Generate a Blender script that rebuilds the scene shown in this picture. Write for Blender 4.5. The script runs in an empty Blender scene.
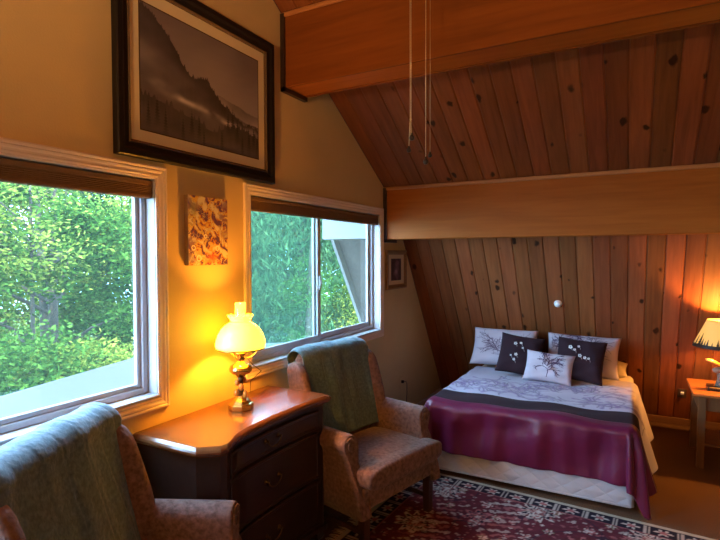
import bpy, bmesh, math, random
import numpy as np
from mathutils import Vector, Matrix
random.seed(7); rng = np.random.default_rng(7)
scene = bpy.context.scene
C = scene.collection
PI = math.pi
sin, cos = math.sin, math.cos

# ------------------------------------------------------------------ helpers
def link(o, parent=None):
    C.objects.link(o)
    if parent is not None: o.parent = parent
    return o
def tag(o, label=None, cat=None, group=None, kind=None):
    if label: o['label'] = label
    if cat: o['category'] = cat
    if group: o['group'] = group
    if kind: o['kind'] = kind
    return o
def empty(name, loc=(0, 0, 0), rz=0.0, label=None, cat=None, group=None, kind=None):
    o = bpy.data.objects.new(name, None); o.empty_display_size = .1
    o.location = loc; o.rotation_euler = (0, 0, rz)
    link(o); return tag(o, label, cat, group, kind)

class MB:
    """collects shapes, links them as ONE mesh object"""
    def __init__(s): s.v = []; s.f = []; s.sm = []; s.mi = []; s.cur = 0
    def add(s, vs, fs, smooth=False, M=None):
        b = len(s.v)
        for p in vs:
            p = Vector(p)
            if M is not None: p = M @ p
            s.v.append(tuple(p))
        for f in fs:
            s.f.append([i + b for i in f]); s.sm.append(smooth); s.mi.append(s.cur)
        return s
    def box(s, a, b, bev=0.0, M=None, seg=1, smooth=False):
        bm = bmesh.new(); bmesh.ops.create_cube(bm, size=1)
        for v in bm.verts:
            v.co = Vector([(a[i] + b[i]) / 2 + v.co[i] * abs(b[i] - a[i]) for i in range(3)])
        if bev > 0:
            bmesh.ops.bevel(bm, geom=list(bm.edges), offset=bev, segments=seg, profile=.5, affect='EDGES')
        bm.verts.index_update()
        vs = [v.co.copy() for v in bm.verts]; fs = [[v.index for v in f.verts] for f in bm.faces]
        bm.free(); return s.add(vs, fs, smooth, M)
    def grid(s, P, closed_u=False, closed_v=False, smooth=True, M=None, flip=False):
        nu, nv = len(P), len(P[0]); vs = [p for row in P for p in row]; fs = []
        for i in range(nu if closed_u else nu - 1):
            for j in range(nv if closed_v else nv - 1):
                a, b_ = i, (i + 1) % nu; c, d = j, (j + 1) % nv
                q = [a * nv + c, b_ * nv + c, b_ * nv + d, a * nv + d]
                fs.append(q[::-1] if flip else q)
        return s.add(vs, fs, smooth, M)
    def lathe(s, prof, n=32, M=None, smooth=True, wave=0, amp=0.0):
        P = []
        for r, z in prof:
            P.append([(r * cos(2 * PI * k / n), r * sin(2 * PI * k / n), z) for k in range(n)])
        return s.grid(P, closed_v=True, smooth=smooth, M=M, flip=True)
    def tube(s, pts, r=.005, n=8, caps=True, M=None):
        pts = [Vector(p) for p in pts]; P = []
        rr = r if isinstance(r, (list, tuple)) else [r] * len(pts)
        t0 = (pts[1] - pts[0]).normalized()
        nrm = t0.orthogonal().normalized()
        for i, p in enumerate(pts):
            t = (pts[min(i + 1, len(pts) - 1)] - pts[max(i - 1, 0)]).normalized()
            nrm = (nrm - t * nrm.dot(t))
            nrm = nrm.normalized() if nrm.length > 1e-6 else t.orthogonal().normalized()
            b = t.cross(nrm)
            P.append([tuple(p + (nrm * cos(2 * PI * k / n) + b * sin(2 * PI * k / n)) * rr[i]) for k in range(n)])
        s.grid(P, closed_v=True, smooth=True, M=M)
        if caps:
            s.add(P[0], [list(range(n))[::-1]], M=M); s.add(P[-1], [list(range(n))], M=M)
        return s
    def loft(s, rings, smooth=True, caps=True, M=None, flip=False):
        n = len(rings[0]); s.grid(rings, closed_v=True, smooth=smooth, M=M, flip=flip)
        if caps:
            s.add(rings[0], [list(range(n))[::-1] if not flip else list(range(n))], M=M)
            s.add(rings[-1], [list(range(n)) if not flip else list(range(n))[::-1]], M=M)
        return s
    def ball(s, c, r, nu=12, nv=16, M=None):
        r = r if isinstance(r, (tuple, list)) else (r, r, r)
        P = [[(c[0] + r[0] * sin(PI * i / nu) * cos(2 * PI * j / nv), c[1] + r[1] * sin(PI * i / nu) * sin(2 * PI * j / nv),
               c[2] + r[2] * cos(PI * i / nu)) for j in range(nv)] for i in range(nu + 1)]
        return s.grid(P, closed_v=True, M=M)
    def build(s, name, mats, parent=None, loc=None, rot=None, cols=None, recalc=True, angle=None):
        me = bpy.data.meshes.new(name)
        me.from_pydata(s.v, [], s.f)
        mats = mats if isinstance(mats, (list, tuple)) else [mats]
        for m in mats: me.materials.append(m)
        me.polygons.foreach_set('use_smooth', s.sm)
        me.polygons.foreach_set('material_index', s.mi)
        if cols is not None:
            ca = me.color_attributes.new('Col', 'FLOAT_COLOR', 'POINT')
            a = np.ones((len(s.v), 4), np.float32); a[:, :3] = cols
            ca.data.foreach_set('color', a.ravel())
        if recalc:
            bm = bmesh.new(); bm.from_mesh(me)
            bmesh.ops.remove_doubles(bm, verts=bm.verts, dist=1e-5) if cols is None else None
            bmesh.ops.recalc_face_normals(bm, faces=bm.faces)
            bm.to_mesh(me); bm.free()
        me.update()
        o = bpy.data.objects.new(name, me)
        link(o, parent)
        if loc is not None: o.location = loc
        if rot is not None: o.rotation_euler = rot
        return o
def copy_tree(o, parent=None):
    c = o.copy(); C.objects.link(c)
    if parent is not None: c.parent = parent
    for ch in list(o.children): copy_tree(ch, c)
    return c
def solid(o, t, offset=0):
    m = o.modifiers.new('thickness', 'SOLIDIFY'); m.thickness = t; m.offset = offset; return o
def sub(o, n=1):
    m = o.modifiers.new('smooth', 'SUBSURF'); m.levels = n; m.render_levels = n; return o

# ------------------------------------------------------------------ materials
def newmat(name):
    m = bpy.data.materials.new(name); m.use_nodes = True
    nt = m.node_tree; nt.nodes.clear()
    return m, nt, nt.nodes, nt.links
def N(nt, t, **kw):
    n = nt.nodes.new(t)
    for k, v in kw.items():
        if k.startswith('i_'):
            key = k[2:]; key = int(key) if key.isdigit() else key.replace('_', ' ')
            n.inputs[key].default_value = v
        else: setattr(n, k, v)
    return n
def principled(nt, rough=.6, spec=.4, metal=0.0):
    b = N(nt, 'ShaderNodeBsdfPrincipled'); b.inputs['Roughness'].default_value = rough
    b.inputs['Specular IOR Level'].default_value = spec; b.inputs['Metallic'].default_value = metal
    o = N(nt, 'ShaderNodeOutputMaterial'); nt.links.new(b.outputs[0], o.inputs[0]); return b, o
def c4(c): return (c[0], c[1], c[2], 1)
def simple(name, c, rough=.6, spec=.4, metal=0.0, nscale=0, namt=.2, bump=0, bscale=None, stretch=(1, 1, 1), sheen=0, coat=0, c2=None):
    m, nt, nd, ln = newmat(name); b, o = principled(nt, rough, spec, metal)
    b.inputs['Base Color'].default_value = c4(c)
    if sheen: b.inputs['Sheen Weight'].default_value = sheen
    if coat: b.inputs['Coat Weight'].default_value = coat; b.inputs['Coat Roughness'].default_value = .15
    tc = N(nt, 'ShaderNodeTexCoord'); mp = N(nt, 'ShaderNodeMapping'); mp.inputs['Scale'].default_value = stretch
    ln.new(tc.outputs['Object'], mp.inputs[0])
    if nscale:
        n = N(nt, 'ShaderNodeTexNoise'); n.inputs['Scale'].default_value = nscale; n.inputs['Detail'].default_value = 5
        ln.new(mp.outputs[0], n.inputs[0])
        r = N(nt, 'ShaderNodeValToRGB'); r.color_ramp.elements[0].position = .3; r.color_ramp.elements[1].position = .7
        r.color_ramp.elements[0].color = c4([x * (1 - namt) for x in c])
        r.color_ramp.elements[1].color = c4(c2) if c2 else c4([min(1, x * (1 + namt)) for x in c])
        ln.new(n.outputs['Fac'], r.inputs[0]); ln.new(r.outputs[0], b.inputs['Base Color'])
    if bump:
        n2 = N(nt, 'ShaderNodeTexNoise'); n2.inputs['Scale'].default_value = bscale or nscale or 50; n2.inputs['Detail'].default_value = 4
        ln.new(mp.outputs[0], n2.inputs[0])
        bp = N(nt, 'ShaderNodeBump'); bp.inputs['Strength'].default_value = bump; bp.inputs['Distance'].default_value = .01
        ln.new(n2.outputs['Fac'], bp.inputs['Height']); ln.new(bp.outputs[0], b.inputs['Normal'])
    return m
def wood(name, dark, light, axis=0, scale=6, rough=.45, boards=0.0, baxis=0, knots=False, tint=.3, spec=.4, coat=0):
    """grain runs along `axis` of object space; optional boards across `baxis` of width `boards`"""
    m, nt, nd, ln = newmat(name); b, o = principled(nt, rough, spec)
    if coat: b.inputs['Coat Weight'].default_value = coat; b.inputs['Coat Roughness'].default_value = .12
    tc = N(nt, 'ShaderNodeTexCoord'); vec = tc.outputs['Object']
    rnd = None
    if boards:
        sp = N(nt, 'ShaderNodeSeparateXYZ'); ln.new(vec, sp.inputs[0])
        dv = N(nt, 'ShaderNodeMath', operation='DIVIDE'); ln.new(sp.outputs[baxis], dv.inputs[0]); dv.inputs[1].default_value = boards
        fl = N(nt, 'ShaderNodeMath', operation='FLOOR'); ln.new(dv.outputs[0], fl.inputs[0])
        wn = N(nt, 'ShaderNodeTexWhiteNoise', noise_dimensions='1D'); ln.new(fl.outputs[0], wn.inputs['W']); rnd = wn
        ofs = N(nt, 'ShaderNodeVectorMath', operation='SCALE'); ln.new(wn.outputs['Color'], ofs.inputs[0]); ofs.inputs['Scale'].default_value = 37
        ad = N(nt, 'ShaderNodeVectorMath', operation='ADD'); ln.new(vec, ad.inputs[0]); ln.new(ofs.outputs[0], ad.inputs[1]); vec2 = ad.outputs[0]
    else: vec2 = vec
    mp = N(nt, 'ShaderNodeMapping'); st = [1, 1, 1]; st = [s * 7 for s in st]; st[axis] = .5
    mp.inputs['Scale'].default_value = st; ln.new(vec2, mp.inputs[0])
    n = N(nt, 'ShaderNodeTexNoise'); n.inputs['Scale'].default_value = scale; n.inputs['Detail'].default_value = 6; n.inputs['Distortion'].default_value = .6
    ln.new(mp.outputs[0], n.inputs[0])
    mp2 = N(nt, 'ShaderNodeMapping'); st2 = [1.6] * 3; st2[axis] = .25; mp2.inputs['Scale'].default_value = st2; ln.new(vec2, mp2.inputs[0])
    n3 = N(nt, 'ShaderNodeTexNoise'); n3.inputs['Scale'].default_value = 4; n3.inputs['Detail'].default_value = 2; ln.new(mp2.outputs[0], n3.inputs[0])
    mixn = N(nt, 'ShaderNodeMath', operation='MULTIPLY_ADD'); ln.new(n.outputs['Fac'], mixn.inputs[0]); mixn.inputs[1].default_value = .6
    mm = N(nt, 'ShaderNodeMath', operation='MULTIPLY'); ln.new(n3.outputs['Fac'], mm.inputs[0]); mm.inputs[1].default_value = .4
    ln.new(mm.outputs[0], mixn.inputs[2])
    r = N(nt, 'ShaderNodeValToRGB'); r.color_ramp.elements[0].position = .32; r.color_ramp.elements[1].position = .68
    r.color_ramp.elements[0].color = c4(dark); r.color_ramp.elements[1].color = c4(light)
    ln.new(mixn.outputs[0], r.inputs[0]); col = r.outputs[0]
    if rnd:
        mr = N(nt, 'ShaderNodeMapRange'); mr.inputs['To Min'].default_value = 1 - tint; mr.inputs['To Max'].default_value = 1 + tint
        ln.new(rnd.outputs['Value'], mr.inputs['Value'])
        hs = N(nt, 'ShaderNodeHueSaturation'); ln.new(mr.outputs[0], hs.inputs['Value']); ln.new(col, hs.inputs['Color'])
        h2 = N(nt, 'ShaderNodeMapRange'); h2.inputs['To Min'].default_value = .493; h2.inputs['To Max'].default_value = .505
        sc = N(nt, 'ShaderNodeSeparateColor'); ln.new(rnd.outputs['Color'], sc.inputs[0]); ln.new(sc.outputs[1], h2.inputs['Value'])
        ln.new(h2.outputs[0], hs.inputs['Hue']); col = hs.outputs[0]
    if knots:
        mk = N(nt, 'ShaderNodeMapping'); sk = [7.6] * 3; sk[axis] = 5.2; sk[2] = .01; mk.inputs['Scale'].default_value = sk; ln.new(vec2, mk.inputs[0])
        dn = N(nt, 'ShaderNodeTexNoise'); dn.inputs['Scale'].default_value = 3; ln.new(mk.outputs[0], dn.inputs[0])
        va = N(nt, 'ShaderNodeVectorMath', operation='MULTIPLY_ADD'); ln.new(dn.outputs['Color'], va.inputs[0]); va.inputs[1].default_value = (.3, .3, 0); ln.new(mk.outputs[0], va.inputs[2])
        vo = N(nt, 'ShaderNodeTexVoronoi'); vo.inputs['Scale'].default_value = 1; vo.inputs['Randomness'].default_value = .85; ln.new(va.outputs[0], vo.inputs['Vector'])
        s2 = N(nt, 'ShaderNodeSeparateColor'); ln.new(vo.outputs['Color'], s2.inputs[0])
        thr = N(nt, 'ShaderNodeMapRange'); thr.inputs['From Min'].default_value = .30; thr.inputs['From Max'].default_value = 1; thr.inputs['To Min'].default_value = .0; thr.inputs['To Max'].default_value = .22
        ln.new(s2.outputs[0], thr.inputs['Value'])
        lt = N(nt, 'ShaderNodeMath', operation='SUBTRACT'); ln.new(thr.outputs[0], lt.inputs[0]); ln.new(vo.outputs['Distance'], lt.inputs[1])
        sm = N(nt, 'ShaderNodeMapRange'); sm.inputs['From Min'].default_value = -.03; sm.inputs['From Max'].default_value = .05; ln.new(lt.outputs[0], sm.inputs['Value'])
        mx = N(nt, 'ShaderNodeMixRGB'); mx.inputs[2].default_value = c4([x * .22 for x in dark]); ln.new(sm.outputs[0], mx.inputs[0]); ln.new(col, mx.inputs[1]); col = mx.outputs[0]
    ln.new(col, b.inputs['Base Color'])
    bp = N(nt, 'ShaderNodeBump'); bp.inputs['Strength'].default_value = .15; bp.inputs['Distance'].default_value = .003
    ln.new(n.outputs['Fac'], bp.inputs['Height']); ln.new(bp.outputs[0], b.inputs['Normal'])
    return m
def vcol(name, rough=.8, spec=.2, coat=0, bump=0, bscale=300, sheen=0):
    m, nt, nd, ln = newmat(name); b, o = principled(nt, rough, spec)
    a = N(nt, 'ShaderNodeAttribute', attribute_name='Col'); ln.new(a.outputs['Color'], b.inputs['Base Color'])
    if coat: b.inputs['Coat Weight'].default_value = coat; b.inputs['Coat Roughness'].default_value = .04
    if sheen: b.inputs['Sheen Weight'].default_value = sheen
    if bump:
        tc = N(nt, 'ShaderNodeTexCoord'); n = N(nt, 'ShaderNodeTexNoise'); n.inputs['Scale'].default_value = bscale; ln.new(tc.outputs['Object'], n.inputs[0])
        bp = N(nt, 'ShaderNodeBump'); bp.inputs['Strength'].default_value = bump; bp.inputs['Distance'].default_value = .004
        ln.new(n.outputs['Fac'], bp.inputs['Height']); ln.new(bp.outputs[0], b.inputs['Normal'])
    return m
def emis_lamp(name, col, strength, base=(.8, .8, .7)):
    m, nt, nd, ln = newmat(name); b, o = principled(nt, .35, .4)
    b.inputs['Base Color'].default_value = c4(base); b.inputs['Emission Color'].default_value = c4(col); b.inputs['Emission Strength'].default_value = strength
    return m
def glass(name, tint=(.93, .96, .97), haze=0.0, hazecol=(.6, .7, .7), refl=.06):
    m, nt, nd, ln = newmat(name)
    t = N(nt, 'ShaderNodeBsdfTransparent'); t.inputs[0].default_value = c4(tint)
    g = N(nt, 'ShaderNodeBsdfGlossy'); g.inputs['Roughness'].default_value = .02
    mx = N(nt, 'ShaderNodeMixShader'); mx.inputs[0].default_value = refl; ln.new(t.outputs[0], mx.inputs[1]); ln.new(g.outputs[0], mx.inputs[2])
    out = N(nt, 'ShaderNodeOutputMaterial'); cur = mx
    if haze:
        d = N(nt, 'ShaderNodeBsdfDiffuse'); d.inputs[0].default_value = c4(hazecol)
        tl = N(nt, 'ShaderNodeBsdfTranslucent'); tl.inputs[0].default_value = c4(hazecol)
        md = N(nt, 'ShaderNodeMixShader'); ln.new(d.outputs[0], md.inputs[1]); ln.new(tl.outputs[0], md.inputs[2])
        m2 = N(nt, 'ShaderNodeMixShader'); m2.inputs[0].default_value = haze; ln.new(mx.outputs[0], m2.inputs[1]); ln.new(md.outputs[0], m2.inputs[2]); cur = m2
    ln.new(cur.outputs[0], out.inputs[0]); return m
def leafmat(name, ca, cb, trans=.35):
    m, nt, nd, ln = newmat(name)
    g = N(nt, 'ShaderNodeNewGeometry'); r = N(nt, 'ShaderNodeValToRGB')
    r.color_ramp.elements[0].color = c4(ca); r.color_ramp.elements[1].color = c4(cb); ln.new(g.outputs['Random Per Island'], r.inputs[0])
    d = N(nt, 'ShaderNodeBsdfDiffuse'); ln.new(r.outputs[0], d.inputs[0]); t = N(nt, 'ShaderNodeBsdfTranslucent'); ln.new(r.outputs[0], t.inputs[0])
    mx = N(nt, 'ShaderNodeMixShader'); mx.inputs[0].default_value = trans; ln.new(d.outputs[0], mx.inputs[1]); ln.new(t.outputs[0], mx.inputs[2])
    o = N(nt, 'ShaderNodeOutputMaterial'); ln.new(mx.outputs[0], o.inputs[0]); return m

BW = .1315
M = {}
M['wall'] = simple('wall_paint', (.60, .43, .20), .75, .25, nscale=3, namt=.04, bump=.12, bscale=140)
M['plank'] = wood('cedar_planks', (.160, .049, .016), (.27, .090, .029), spec=.15, axis=1, scale=5, rough=.5, boards=BW, baxis=0, knots=True, tint=.22)
M['beam'] = wood('fir_beam', (.140, .038, .007), (.215, .060, .011), spec=.12, axis=0, scale=4, rough=.5)
M['goldlitbeam'] = wood('golden_lit_fir_beam', (.27, .072, .008), (.38, .112, .014), spec=.12, axis=0, scale=4, rough=.5)  # golden tone of the second beam; also carries lamp glow on undersides
M['beamtrim'] = wood('fir_beam_trim', (.32, .12, .04), (.46, .19, .065), axis=0, scale=5, rough=.35)
M['carpet'] = simple('brown_carpet', (.13, .07, .038), .95, .1, nscale=160, namt=.35, bump=.6, bscale=260)
M['casing'] = simple('cream_casing_paint', (.74, .60, .48), .4, .4)
M['white'] = simple('white_vinyl', (.44, .44, .45), .35, .5)
M['whitepaint'] = simple('white_paint', (.15, .145, .14), .45, .4)
M['shade'] = simple('brown_shade_fabric', (.20, .115, .06), .85, .2, bump=.2, bscale=200)
M['black'] = simple('black_frame_lacquer', (.012, .009, .008), .4, .2)
M['lip'] = simple('frame_lip', (.10, .06, .035), .25, .6)
M['mat'] = simple('cream_mat_board', (.64, .52, .33), .8, .2)
M['print'] = vcol('photo_print', .45, .3, coat=.25)
M['art'] = vcol('painted_canvas', .7, .3)
M['canvas'] = simple('canvas_edge', (.25, .16, .08), .8, .2)
M['goldwood'] = wood('gold_wood_frame', (.16, .085, .03), (.30, .17, .07), axis=1, scale=8, rough=.4)
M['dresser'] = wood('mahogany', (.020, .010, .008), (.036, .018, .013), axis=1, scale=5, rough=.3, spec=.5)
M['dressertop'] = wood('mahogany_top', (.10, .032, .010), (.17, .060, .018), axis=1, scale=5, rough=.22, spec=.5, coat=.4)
M['brass'] = simple('antique_brass', (.62, .42, .12), .25, .5, 1.0)
M['brassdark'] = simple('dark_brass', (.14, .09, .04), .4, .5, 1.0)
M['amber'] = simple('amber_glass', (.75, .28, .04), .15, .6)
M['chair'] = simple('brocade_upholstery', (.130, .070, .055), .85, .2, nscale=48, namt=.25, bump=.35, bscale=80, sheen=.1, c2=(.23, .135, .110))
M['leg'] = wood('dark_leg_wood', (.03, .012, .008), (.06, .025, .015), axis=2, scale=6, rough=.35)
M['boxspring'] = None
M['sheet'] = simple('white_sheet', (.68, .62, .54), .85, .2, nscale=4, namt=.04)
M['lav'] = vcol('lavender_embroidered_cotton', .75, .25, sheen=.2, bump=.1)
M['char'] = simple('charcoal_cotton', (.032, .016, .021), .85, .1, sheen=.02, bump=.1, bscale=300)
M['bur'] = simple('burgundy_satin', (.125, .008, .040), .40, .4, nscale=3, namt=.2, sheen=.04, bump=.55, bscale=9)
M['lavp'] = simple('lavender_cotton', (.52, .47, .53), .8, .2, nscale=6, namt=.06, bump=.15, bscale=25)
M['tan'] = simple('pale_gold_cotton', (.62, .52, .36), .85, .2)
M['twig'] = simple('plum_thread', (.07, .035, .08), .6, .3)
M['blossom'] = simple('white_thread', (.8, .78, .75), .6, .3)
M['nstand'] = wood('honey_pine', (.26, .085, .022), (.42, .16, .042), axis=0, scale=5, rough=.3, coat=.3)
M['nstandshaded'] = wood('honey_pine_shaded', (.10, .045, .016), (.17, .075, .028), axis=2, scale=5, rough=.4)  # same pine darkened; shade below the top is put into its colour
M['oldwood'] = wood('dark_baseboard_wood', (.08, .035, .015), (.13, .06, .028), axis=0, scale=5)
M['darkbase'] = simple('dark_lamp_base', (.02, .012, .01), .35, .5)
M['pewter'] = simple('grey_carved_figure', (.16, .13, .10), .5, .5, nscale=20, namt=.4)
M['antler'] = simple('gold_antler', (.55, .35, .10), .35, .5, .6)
M['plastic'] = simple('white_plastic', (.8, .78, .74), .4, .5)
M['cord'] = simple('black_cord', (.01, .01, .01), .5, .4)
M['chain'] = simple('pull_chain', (.75, .62, .40), .35, .5, .7)
M['fob'] = simple('dark_fob', (.03, .018, .012), .35, .5)
M['chain'].node_tree.nodes  # metal chain
M['fan'] = simple('fan_metal', (.20, .12, .06), .35, .5, .8)
M['fanblade'] = wood('fan_blade_wood', (.10, .04, .02), (.2, .09, .04), axis=0, scale=5)
M['opal'] = simple('opal_glass', (.8, .78, .72), .3, .5)
M['soffit'] = wood('weathered_soffit', (.055, .044, .036), (.085, .068, .054), axis=1, scale=4, rough=.8)
M['roofmetal'] = simple('pale_metal_roof', (.036, .0265, .0255), .6, .3, nscale=2, namt=.06)
M['ground'] = simple('forest_floor', (.06, .09, .03), .95, .1, nscale=3, namt=.4)
M['bark'] = simple('bark', (.055, .045, .036), .9, .1, nscale=9, namt=.4, stretch=(1, 1, .3))
M['glass'] = glass('window_glass', haze=.018, hazecol=(.4, .55, .48))
M['screen'] = glass('insect_screen', tint=(.82, .9, .9), haze=.07, hazecol=(.22, .40, .25), refl=.0)
M['chimney'] = glass('lamp_chimney_glass', tint=(1, .92, .75), haze=.25, hazecol=(.9, .7, .4), refl=.1)

# quilted box spring: diamond bump
def quilt():
    m, nt, nd, ln = newmat('quilted_ticking'); b, o = principled(nt, .8, .2); b.inputs['Base Color'].default_value = (.60, .63, .70, 1)
    tc = N(nt, 'ShaderNodeTexCoord'); hs = []
    for sg in (1, -1):
        mp = N(nt, 'ShaderNodeMapping'); mp.inputs['Rotation'].default_value = (0, sg * .6, 0); ln.new(tc.outputs['Object'], mp.inputs[0])
        w = N(nt, 'ShaderNodeTexWave', wave_type='BANDS', bands_direction='Z'); w.inputs['Scale'].default_value = 4.2; w.inputs['Distortion'].default_value = .8; w.inputs['Detail'].default_value = 0
        ln.new(mp.outputs[0], w.inputs[0])
        p = N(nt, 'ShaderNodeMath', operation='POWER'); ln.new(w.outputs['Fac'], p.inputs[0]); p.inputs[1].default_value = .35; hs.append(p)
    mn = N(nt, 'ShaderNodeMath', operation='MINIMUM'); ln.new(hs[0].outputs[0], mn.inputs[0]); ln.new(hs[1].outputs[0], mn.inputs[1])
    bp = N(nt, 'ShaderNodeBump'); bp.inputs['Strength'].default_value = .5; bp.inputs['Distance'].default_value = .010
    ln.new(mn.outputs[0], bp.inputs['Height']); ln.new(bp.outputs[0], b.inputs['Normal']); return m
M['boxspring'] = quilt()
def plush():
    m, nt, nd, ln = newmat('plush_throw'); b, o = principled(nt, .95, .1); b.inputs['Sheen Weight'].default_value = .35
    tc = N(nt, 'ShaderNodeTexCoord'); n = N(nt, 'ShaderNodeTexNoise'); n.inputs['Scale'].default_value = 60; n.inputs['Detail'].default_value = 6; ln.new(tc.outputs['Object'], n.inputs[0])
    r = N(nt, 'ShaderNodeValToRGB'); r.color_ramp.elements[0].position = .35; r.color_ramp.elements[1].position = .7
    r.color_ramp.elements[0].color = (.062, .115, .145, 1); r.color_ramp.elements[1].color = (.115, .195, .235, 1); ln.new(n.outputs['Fac'], r.inputs[0])
    ln.new(r.outputs[0], b.inputs['Base Color'])
    bp = N(nt, 'ShaderNodeBump'); bp.inputs['Strength'].default_value = .5; bp.inputs['Distance'].default_value = .006; ln.new(n.outputs['Fac'], bp.inputs['Height']); ln.new(bp.outputs[0], b.inputs['Normal'])
    return m
M['plush'] = plush()

# ------------------------------------------------------------------ room shell
KY, KZ = 4.395, 2.138                       # knee of the gambrel roof
RY, RZ = 0.2, 2.27 - .6135 * (0.2 - 4.18)   # ridge
BY = -2.5                                   # wall behind the camera
RX = 4.7                                    # wall on the right
FY = 5.811                                  # where the steep slope meets the floor
def roof_z(y):
    if y < RY: return RZ - .6135 * (RY - y)
    if y < KY: return 2.27 - .6135 * (y - 4.18)
    return 1.807 - 1.51 * (y - 4.614)
W3 = (-1.75, -.60, .978, 2.02); W1 = (-.12, 1.662, .978, 2.02); W2 = (2.335, 4.088, .978, 2.02)
TW = .11                                    # wall thickness
ys = sorted({BY, RY, KY, FY, W1[0], W1[1], W2[0], W2[1], W3[0], W3[1]})
def wall_left():
    mb = MB()
    for xx in (0, -TW):
        for a, b in zip(ys[:-1], ys[1:]):
            hole = next((w for w in (W1, W2, W3) if a >= w[0] - 1e-6 and b <= w[1] + 1e-6), None)
            if hole is None:
                q = [(xx, a, 0), (xx, b, 0), (xx, b, max(0, roof_z(b))), (xx, a, roof_z(a))]
                mb.add(q, [[0, 1, 2, 3]])
            else:
                q = [(xx, a, 0), (xx, b, 0), (xx, b, hole[2]), (xx, a, hole[2])]; mb.add(q, [[0, 1, 2, 3]])
                q = [(xx, a, hole[3]), (xx, b, hole[3]), (xx, b, roof_z(b)), (xx, a, roof_z(a))]; mb.add(q, [[0, 1, 2, 3]])
    for w in (W1, W2, W3):
        a, b, lo, hi = w
        for p, q in (((a, lo), (b, lo)), ((b, lo), (b, hi)), ((b, hi), (a, hi)), ((a, hi), (a, lo))):
            mb.add([(0, p[0], p[1]), (0, q[0], q[1]), (-TW, q[0], q[1]), (-TW, p[0], p[1])], [[0, 1, 2, 3]])
    o = mb.build('wall_left', M['wall'], recalc=False); tag(o, kind='structure')
wall_left()
tag(MB().box((-.11, BY - .1, -.1), (RX + .1, FY + .05, 0)).build('floor', M['carpet']), kind='structure')
tag(MB().box((RX, BY, 0), (RX + .1, 3.4, 2.7)).build('wall_right', M['wall']), kind='structure')
def gable(name, x0, x1):
    prof = [(BY, 0), (FY, 0), (KY, KZ), (RY, RZ), (BY, roof_z(BY))]
    mb = MB(); mb.loft([[(x, y, z) for y, z in prof] for x in (x0, x1)], smooth=False)
    return mb.build(name, M['wall'])
bpy.data.objects.remove(bpy.data.objects['wall_right'])
tag(gable('wall_right', RX, RX + .1), kind='structure')
tag(MB().box((-.11, BY - .1, 0), (RX + .1, BY, roof_z(BY) + .05)).build('wall_back', M['wall']), kind='structure')

def planks(name, p0, p1, x0, x1, mat, t=.02):
    """boards running from p0 to p1 (y,z pairs) down a slope; local X across, Y along the slope, Z outward"""
    d = Vector((0, p1[0] - p0[0], p1[1] - p0[1])); L = d.length; d.normalize()
    nrm = Vector((1, 0, 0)).cross(d)
    mb = MB(); n0 = math.floor(x0 / BW); n1 = math.ceil(x1 / BW)
    for k in range(n0, n1):
        a = max(k * BW, x0); b = min((k + 1) * BW, x1)
        if b - a < .004: continue
        g = .0035; c = .006
        # board with chamfered long edges facing the room (room is on -Z or +Z: chamfer both)
        prof = [(a, 0.006), (a + g, .006), (a + g + c, 0), (b - g - c, 0), (b - g, .006), (b, .006), (b, t), (a, t)]
        mb.loft([[(x, y, z) for x, z in prof] for y in (0, L)], smooth=False)
    o = mb.build(name, mat)
    # orient so local +Z points away from the room
    if nrm.z < 0: nrm = -nrm
    R = Matrix((Vector((1, 0, 0)), d, nrm)).transposed()
    if R.determinant() < 0:
        R = Matrix((Vector((1, 0, 0)), d, nrm)).transposed()
    o.matrix_world = Matrix.Translation((0, p0[0], p0[1])) @ R.to_4x4()
    return tag(o, kind='structure')
# board slopes are drawn from the low end up so that X, Y, outward form a right-handed frame
def slope(name, low, high, x0, x1):
    d = Vector((0, high[0] - low[0], high[1] - low[1])); L = d.length; d.normalize()
    out = Vector((0, -d.z, d.y))
    if out.z < 0: out = -out
    X = d.cross(out)                          # +X or -X, keeps the frame right-handed
    sgn = 1 if X.x > 0 else -1
    mb = MB()
    a0, a1 = (x0, x1) if sgn > 0 else (-x1, -x0)
    for k in range(math.floor(a0 / BW), math.ceil(a1 / BW)):
        a = max(k * BW, a0); b = min((k + 1) * BW, a1)
        if b - a < .006: continue
        g, c, t = .0035, .005, .022
        prof = [(a + .0001, .007), (a + g, .007), (a + g + c, 0), (b - g - c, 0), (b - g, .007), (b - .0001, .007), (b - .0001, t), (a + .0001, t)]
        if b - a < .03: prof = [(a, 0), (b, 0), (b, t), (a, t)]
        mb.loft([[(x, y, z) for x, z in prof] for y in (0, L)], smooth=False)
    o = mb.build(name, M['plank'])
    R = Matrix((X, d, out)).transposed()
    o.matrix_world = Matrix.Translation((0, low[0], low[1])) @ R.to_4x4()
    return tag(o, kind='structure')
slope('ceiling', (KY, KZ), (RY, RZ), 0, RX)
slope('ceiling_rear', (BY, roof_z(BY)), (RY, RZ), 0, RX)
slope('wall_far', (FY, 0), (KY, KZ), 0, RX)
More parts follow.
